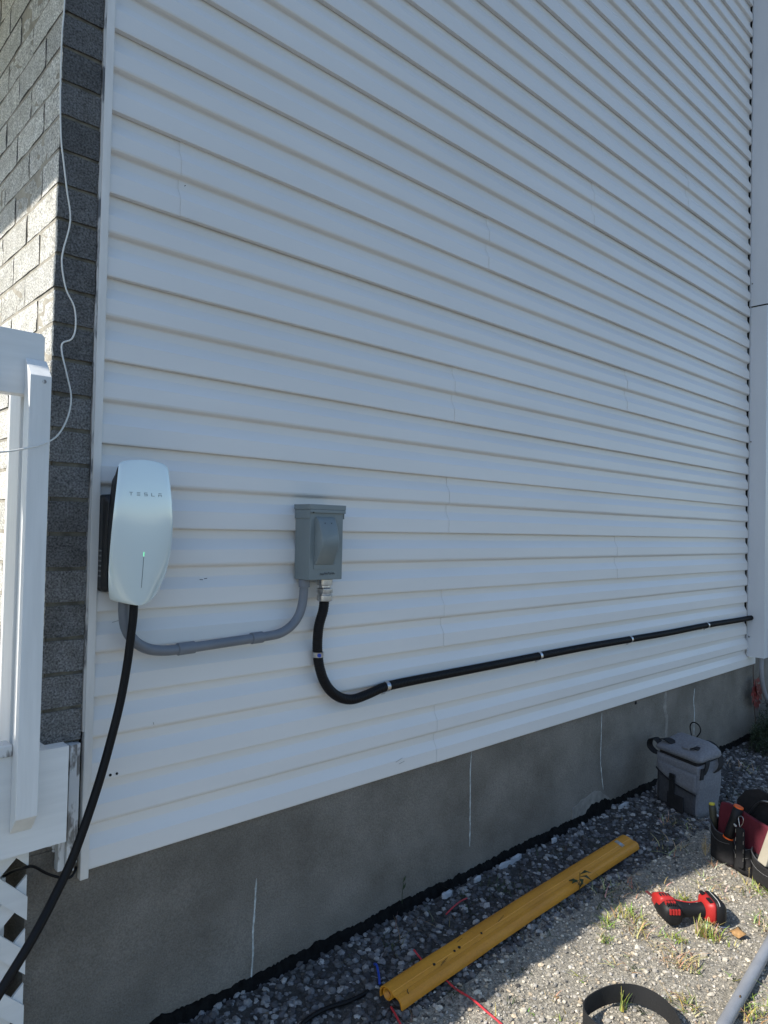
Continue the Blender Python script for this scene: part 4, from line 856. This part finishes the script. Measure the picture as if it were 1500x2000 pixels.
# ================================================================== POWER TOOL
pw = empty('cordless_tool', (1.752, -0.668, 0.006), 'red and black cordless cutting tool lying on sunlit gravel', 'power tool'); pw.rotation_euler = (0, 0, math.atan2(-0.683, 0.730)); pw.scale = (0.86, 0.86, 0.86)
def ell(x, cy, cz, ry, rz, n=20, p=2.6):
    out = []
    for k in range(n):
        a = 2 * math.pi * k / n; c, s = math.cos(a), math.sin(a)
        out.append(Vector((x, cy + ry * abs(c) ** (2 / p) * (1 if c > 0 else -1), cz + rz * abs(s) ** (2 / p) * (1 if s > 0 else -1))))
    return out
# head: barrel whose axis points away from the camera (local +Y)
def elly(y, cx, cz, rx, rz, n=22, p=2.5):
    return [Vector((v.y, y, v.z)) for v in ell(0, cx, cz, rx, rz, n, p)]
m = MB(); m.loft([elly(-0.056, -0.075, 0.036, 0.020, 0.022), elly(-0.052, -0.075, 0.038, 0.033, 0.034), elly(-0.020, -0.078, 0.041, 0.038, 0.039), elly(0.015, -0.083, 0.041, 0.036, 0.038), elly(0.040, -0.090, 0.042, 0.028, 0.033), elly(0.052, -0.094, 0.042, 0.019, 0.024)])
hd = m.build('motor_housing', M['tool_black'], pw, smooth=True)
m = MB()
for y in (-0.030, -0.004, ): 
    pass
m.loft([elly(-0.014, -0.083, 0.056, 0.027, 0.0300, p=4), elly(-0.008, -0.084, 0.058, 0.031, 0.0320, p=4), elly(0.036, -0.093, 0.056, 0.027, 0.0300, p=4), elly(0.064, -0.101, 0.050, 0.017, 0.021, p=3.6), elly(0.068, -0.102, 0.050, 0.011, 0.015, p=3.6)]); rd = m.build('red_nose', M['tool_red'], pw, smooth=True)
m = MB()
for k in range(4): m.box(-0.107 + 0.011 * k, -0.1015 + 0.011 * k, 0.000, 0.020, 0.070, 0.0902)
m.build('vent_slots', M['dark_core'], rd)
for (y0, y1) in ((-0.022, -0.006), (-0.057, -0.0465)):
    m = MB()
    for k in range(4):
        if y0 > -0.04: m.box(-0.100 + 0.011 * k, -0.0925 + 0.011 * k, -0.034, -0.020, 0.070, 0.0812)
        else: m.box(-0.094 + 0.011 * k, -0.0865 + 0.011 * k, -0.0600, -0.0480, 0.046, 0.066)
    m.build('red_vents', M['tool_red'], hd, bevel=0.001)
m = MB()
for k in range(5): m.box(-0.097 + 0.0085 * k, -0.0945 + 0.0085 * k, -0.048, -0.024, 0.070, 0.0806)
m.build('grip_ribs', M['black_plastic'], hd)
m = MB(); m.box(-0.0065, 0.0065, 0, 0.078, -0.0015, 0.0015, Matrix.Translation((-0.098, 0.046, 0.045)) @ Matrix.Rotation(R(14), 4, 'Z')); m.build('saw_blade', mat('rusty_red_blade', (0.10, 0.02, 0.02), 0.5), pw, bevel=0.0005)
m = MB(); m.loft([ell(-0.062, -0.012, 0.045, 0.030, 0.032), ell(-0.030, -0.010, 0.043, 0.0235, 0.027), ell(0.010, -0.010, 0.041, 0.0215, 0.0235), ell(0.050, -0.006, 0.042, 0.0235, 0.025), ell(0.070, -0.004, 0.044, 0.034, 0.030)])
m.build('handle', M['tool_black'], pw, smooth=True)
m = MB(); m.ribbon(smoothpath([(-0.058, 0.010, 0.072), (-0.03, 0.012, 0.0652), (0.01, 0.010, 0.0610), (0.045, 0.014, 0.0640)], 4), 0.0050, 0.004, (0, 0.7, -0.6)); m.build('red_seam', M['tool_red'], pw)
m = MB(); m.tube([(0.0, -0.012, 0.0635), (0.0, -0.012, 0.0658)], 0.0028, 10); m.build('screw', M['steel_plain'], pw)
m = MB(); m.loft([ell(0.054, 0.005, 0.045, 0.030, 0.030, p=4), ell(0.060, 0.000, 0.046, 0.046, 0.036, p=5), ell(0.078, 0.000, 0.047, 0.056, 0.0425, p=5), ell(0.086, 0.0, 0.047, 0.056, 0.0425, p=5)]); bt = m.build('battery_mount', M['tool_red'], pw, smooth=True)
m = MB(); m.loft([ell(0.0865, 0.0, 0.047, 0.054, 0.0420, p=5), ell(0.092, 0.0, 0.047, 0.058, 0.0465, p=5), ell(0.116, 0.0, 0.045, 0.056, 0.0440, p=5), ell(0.132, 0.002, 0.040, 0.042, 0.034, p=4)]); m.build('battery', M['tool_black'], pw, smooth=True)
m = MB(); m.tube([Vector((0.0985, v.y * 1.005, v.z * 1.004)) for v in ell(0, 0, 0.047, 0.0582, 0.0466, 28, 5)[1:13]], 0.0011, 6); m.build('moulding_line', M['tool_white'], pw)
m = MB(); m.box(0.066, 0.080, -0.042, -0.008, 0.0850, 0.0905); m.box(0.062, 0.078, 0.020, 0.044, 0.0840, 0.0905); m.build('label_plate', M['tool_black'], bt, bevel=0.001)
m = MB(); m.tube(smoothpath([(0.085, -0.054, 0.018), (0.088, -0.072, 0.014), (0.100, -0.076, 0.014), (0.120, -0.076, 0.012), (0.125, -0.072, 0.002)], 4), 0.0026, 8); m.build('belt_hook', M['steel'], pw, smooth=True)

# ================================================================== STRAP, PIPE, LEAF, VINE, SHRUB
sp_ = smoothpath([(1.10, -0.96, 0), (1.04, -0.90, 0), (1.005, -0.84, 0), (0.998, -0.78, 0), (1.015, -0.725, 0), (1.055, -0.698, 0), (1.11, -0.698, 0), (1.165, -0.712, 0), (1.208, -0.742, 0), (1.228, -0.785, 0), (1.222, -0.835, 0), (1.19, -0.885, 0), (1.14, -0.925, 0)], 8)
sp_ = [Vector((p.x, p.y, 0.031)) for p in sp_]
so = MB().ribbon(sp_, 0.050, 0.003, (0, 0, 1)).build('webbing_strap', M['webbing']); tag(so, 'black webbing strap looped on edge at the bottom of the photo', 'strap')
po_ = MB().tube([(1.10, -0.981, 0.020), (1.304, -0.961, 0.019), (1.784, -0.911, 0.018), (2.4, -0.846, 0.019), (3.6, -0.72, 0.019)], 0.0165, 20).build('loose_pipe', M['pvc_light'], smooth=True); tag(po_, 'straight grey plastic pipe lying in the sun at bottom right', 'pipe')
MB().tube([(1.418, -0.9565, 0.0350), (1.426, -0.9548, 0.0352)], 0.002, 6).build('scuff', M['dirt_mark'], po_)
lf = MB(); ring_ = [(1.788 + 0.028 * math.cos(a) * (1 + 0.15 * math.sin(5 * a)), -0.815 + 0.022 * math.sin(a) * (1 + 0.2 * math.cos(4 * a)), 0.012 + 0.006 * math.sin(3 * a)) for a in np.linspace(0, 2 * math.pi, 22)[:-1]]
lf.add([(1.788, -0.815, 0.024)] + ring_, [(0, 1 + k, 1 + (k + 1) % 21) for k in range(21)])
lo = lf.build('dry_leaf', M['tan_leaf'], smooth=True); tag(lo, 'round dry tan leaf on gravel right of the cordless tool', 'leaf'); md = lo.modifiers.new('t', 'SOLIDIFY'); md.thickness = 0.001
# dry seed stalks beside the tool bag
for k, (x, y, h, lab) in enumerate(((2.288, -0.505, 0.085, 'dry pale seed stalk at the left foot of the tool bag'), (2.235, -0.690, 0.045, 'small dry pale sprig before the middle of the tool bag'))):
    m = MB()
    for j in range(9 if k == 0 else 5):
        a = random.random() * 6.28; d = Vector((math.cos(a), math.sin(a), 0)) * (0.016 * random.random()); b0_ = Vector((x, y, 0)); tp = b0_ + d + Vector((0, 0, h * (0.5 + 0.5 * random.random())))
        m.tube([b0_, (b0_ + tp) / 2 + d * 0.3, tp], 0.0006, 4)
        for q in range(7):
            c0 = b0_.lerp(tp, 0.35 + 0.1 * q) + Vector((random.uniform(-.006, .006), random.uniform(-.006, .006), 0)); r0 = 0.0024
            m.add([c0 + Vector((r0, 0, 0)), c0 + Vector((0, r0, r0)), c0 + Vector((-r0, 0, r0 * 2)), c0 + Vector((0, -r0, r0))], [(0, 1, 2, 3), (0, 2, 1), (0, 3, 2)][:1])
    o_ = m.build('dry_weed', mat('straw_seed', (0.55, 0.42, 0.22), 0.8) if k == 0 else bpy.data.materials['straw_seed']); tag(o_, lab, 'dry weed')
# dark sprig against the wall
m = MB(); m.tube([(1.068, 0.004, 0.02), (1.066, 0.002, 0.06), (1.07, 0.000, 0.095)], 0.0012, 5)
for z, s in ((0.07, 1), (0.085, -1), (0.095, 1), (0.055, -1)):
    m.add([(1.068, 0.002, z), (1.068 + 0.006 * s, -0.004, z + 0.012), (1.068 + 0.008 * s, -0.004, z + 0.026), (1.068 + 0.002 * s, 0.0, z + 0.016)], [(0, 1, 2, 3)])
o_ = m.build('wall_sprig', M['green_leaf']); tag(o_, 'thin dark sprig growing against the foundation above the blue wire', 'weed')
# creeper with red leaves
m = MB(); cr = [(4.205, -0.012, 0.47), (4.200, -0.014, 0.40), (4.21, -0.014, 0.33), (4.20, -0.016, 0.25), (4.215, -0.02, 0.17), (4.22, -0.03, 0.05)]
vine = empty('creeper', (4.21, -0.02, 0), 'creeper with drooping red leaves hanging on the foundation', 'creeper')
m.tube(smoothpath(cr, 4), 0.0022, 6); m.tube(smoothpath([(4.205, -0.014, 0.35), (4.25, -0.02, 0.37), (4.31, -0.02, 0.40), (4.35, -0.02, 0.43)], 4), 0.0016, 5); m.build('stem', M['stem'], vine)
m = MB()
for cx, cz, n_, s in ((4.205, 0.360, 5, 0.085), (4.17, 0.290, 7, 0.090), (4.25, 0.28, 7, 0.085), (4.225, 0.215, 5, 0.070), (4.215, 0.32, 4, 0.06)):
    c0 = Vector((cx, -0.028, cz + 0.02))
    for k in range(n_):
        a = R(-90 + (k - (n_ - 1) / 2) * 38); d = Vector((math.cos(a), -0.25 + 0.3 * random.random(), math.sin(a))).normalized(); L2 = s * random.uniform(0.8, 1.1); sd_ = Vector((-d.z, 0, d.x)).normalized() * L2 * 0.24
        m.add([c0, c0 + d * L2 * 0.5 + sd_, c0 + d * L2, c0 + d * L2 * 0.5 - sd_], [(0, 1, 2, 3)])
o_ = m.build('red_leaves', M['red_leaf'], vine); md = o_.modifiers.new('t', 'SOLIDIFY'); md.thickness = 0.0008; adopt(vine)
sh = empty('shrub', (4.45, -0.15, 0), 'dark low green shrub at the far foot of the foundation', 'shrub')
V, F = [], []
for _ in range(9000):
    a = random.random() * 6.28; r0 = random.random() ** 0.5; px = 4.36 + 0.50 * r0 * math.cos(a); py = -0.20 + 0.19 * r0 * math.sin(a)
    pz = random.random() * (0.30 - 0.22 * r0 ** 2 + 0.05 * math.sin(px * 21)); d = Vector((random.uniform(-1, 1), random.uniform(-1, 1), random.uniform(-0.3, 1))).normalized(); s = Vector((-d.y, d.x, 0)) * 0.0045
    L2 = random.uniform(0.012, 0.026); c0 = Vector((px, py, pz)); i = len(V); V += [c0, c0 + d * L2 * .5 + s, c0 + d * L2, c0 + d * L2 * .5 - s]; F.append((i, i + 1, i + 2, i + 3))
mm_ = MB(); mm_.add(V, F); mm_.build('foliage', M['green_leaf'], sh)
m = MB()
for k in range(9): m.tube([(4.2 + 0.03 * k, -0.14 + 0.012 * (k % 3), -0.01), (4.1 + 0.055 * k, -0.17 + 0.02 * (k % 3), 0.2)], 0.003, 5)
m.build('stem', M['stem'], sh); adopt(sh)
# white chips along the membrane
for k, (x, y, l, w_) in enumerate(((1.60, -0.048, 0.055, 0.016), (1.665, -0.032, 0.035, 0.014), (1.25, -0.055, 0.03, 0.016), (2.505, -0.062, 0.050, 0.018), (1.92, -0.055, 0.022, 0.010), (1.42, -0.05, 0.02, 0.010))):
    w_ *= 0.65; y = max(y, -0.040) + 0.004
    c = np.array([x, y]); n = 9; ring_ = [(x + l * math.cos(a) * random.uniform(.7, 1.1), y + w_ * math.sin(a) * random.uniform(.6, 1.1), 0.016 + random.uniform(-.002, .004)) for a in np.linspace(0, 2 * math.pi, n + 1)[:-1]]
    m = MB(); m.add([(x, y, 0.022)] + ring_ + [(p[0], p[1], 0.002) for p in ring_], [(0, 1 + i, 1 + (i + 1) % n) for i in range(n)] + [(1 + i, 1 + n + i, 1 + n + (i + 1) % n, 1 + (i + 1) % n) for i in range(n)])
    o_ = m.build('paint_chip', mat('white_chip', (0.42, 0.43, 0.44), 0.8) if k == 0 else bpy.data.materials['white_chip'])
    tag(o_, ['long white chip on the stones before the foundation, behind the yellow guard', 'white chip touching the right end of the longest white chip', 'small white chip on stones near the red wire scrap', 'white chip by the foundation near the broken pale patch', 'tiny white chip between the longest chip and the pale patch', 'tiny white chip left of the longest white chip'][k], 'chip', 'white chips along the foundation')
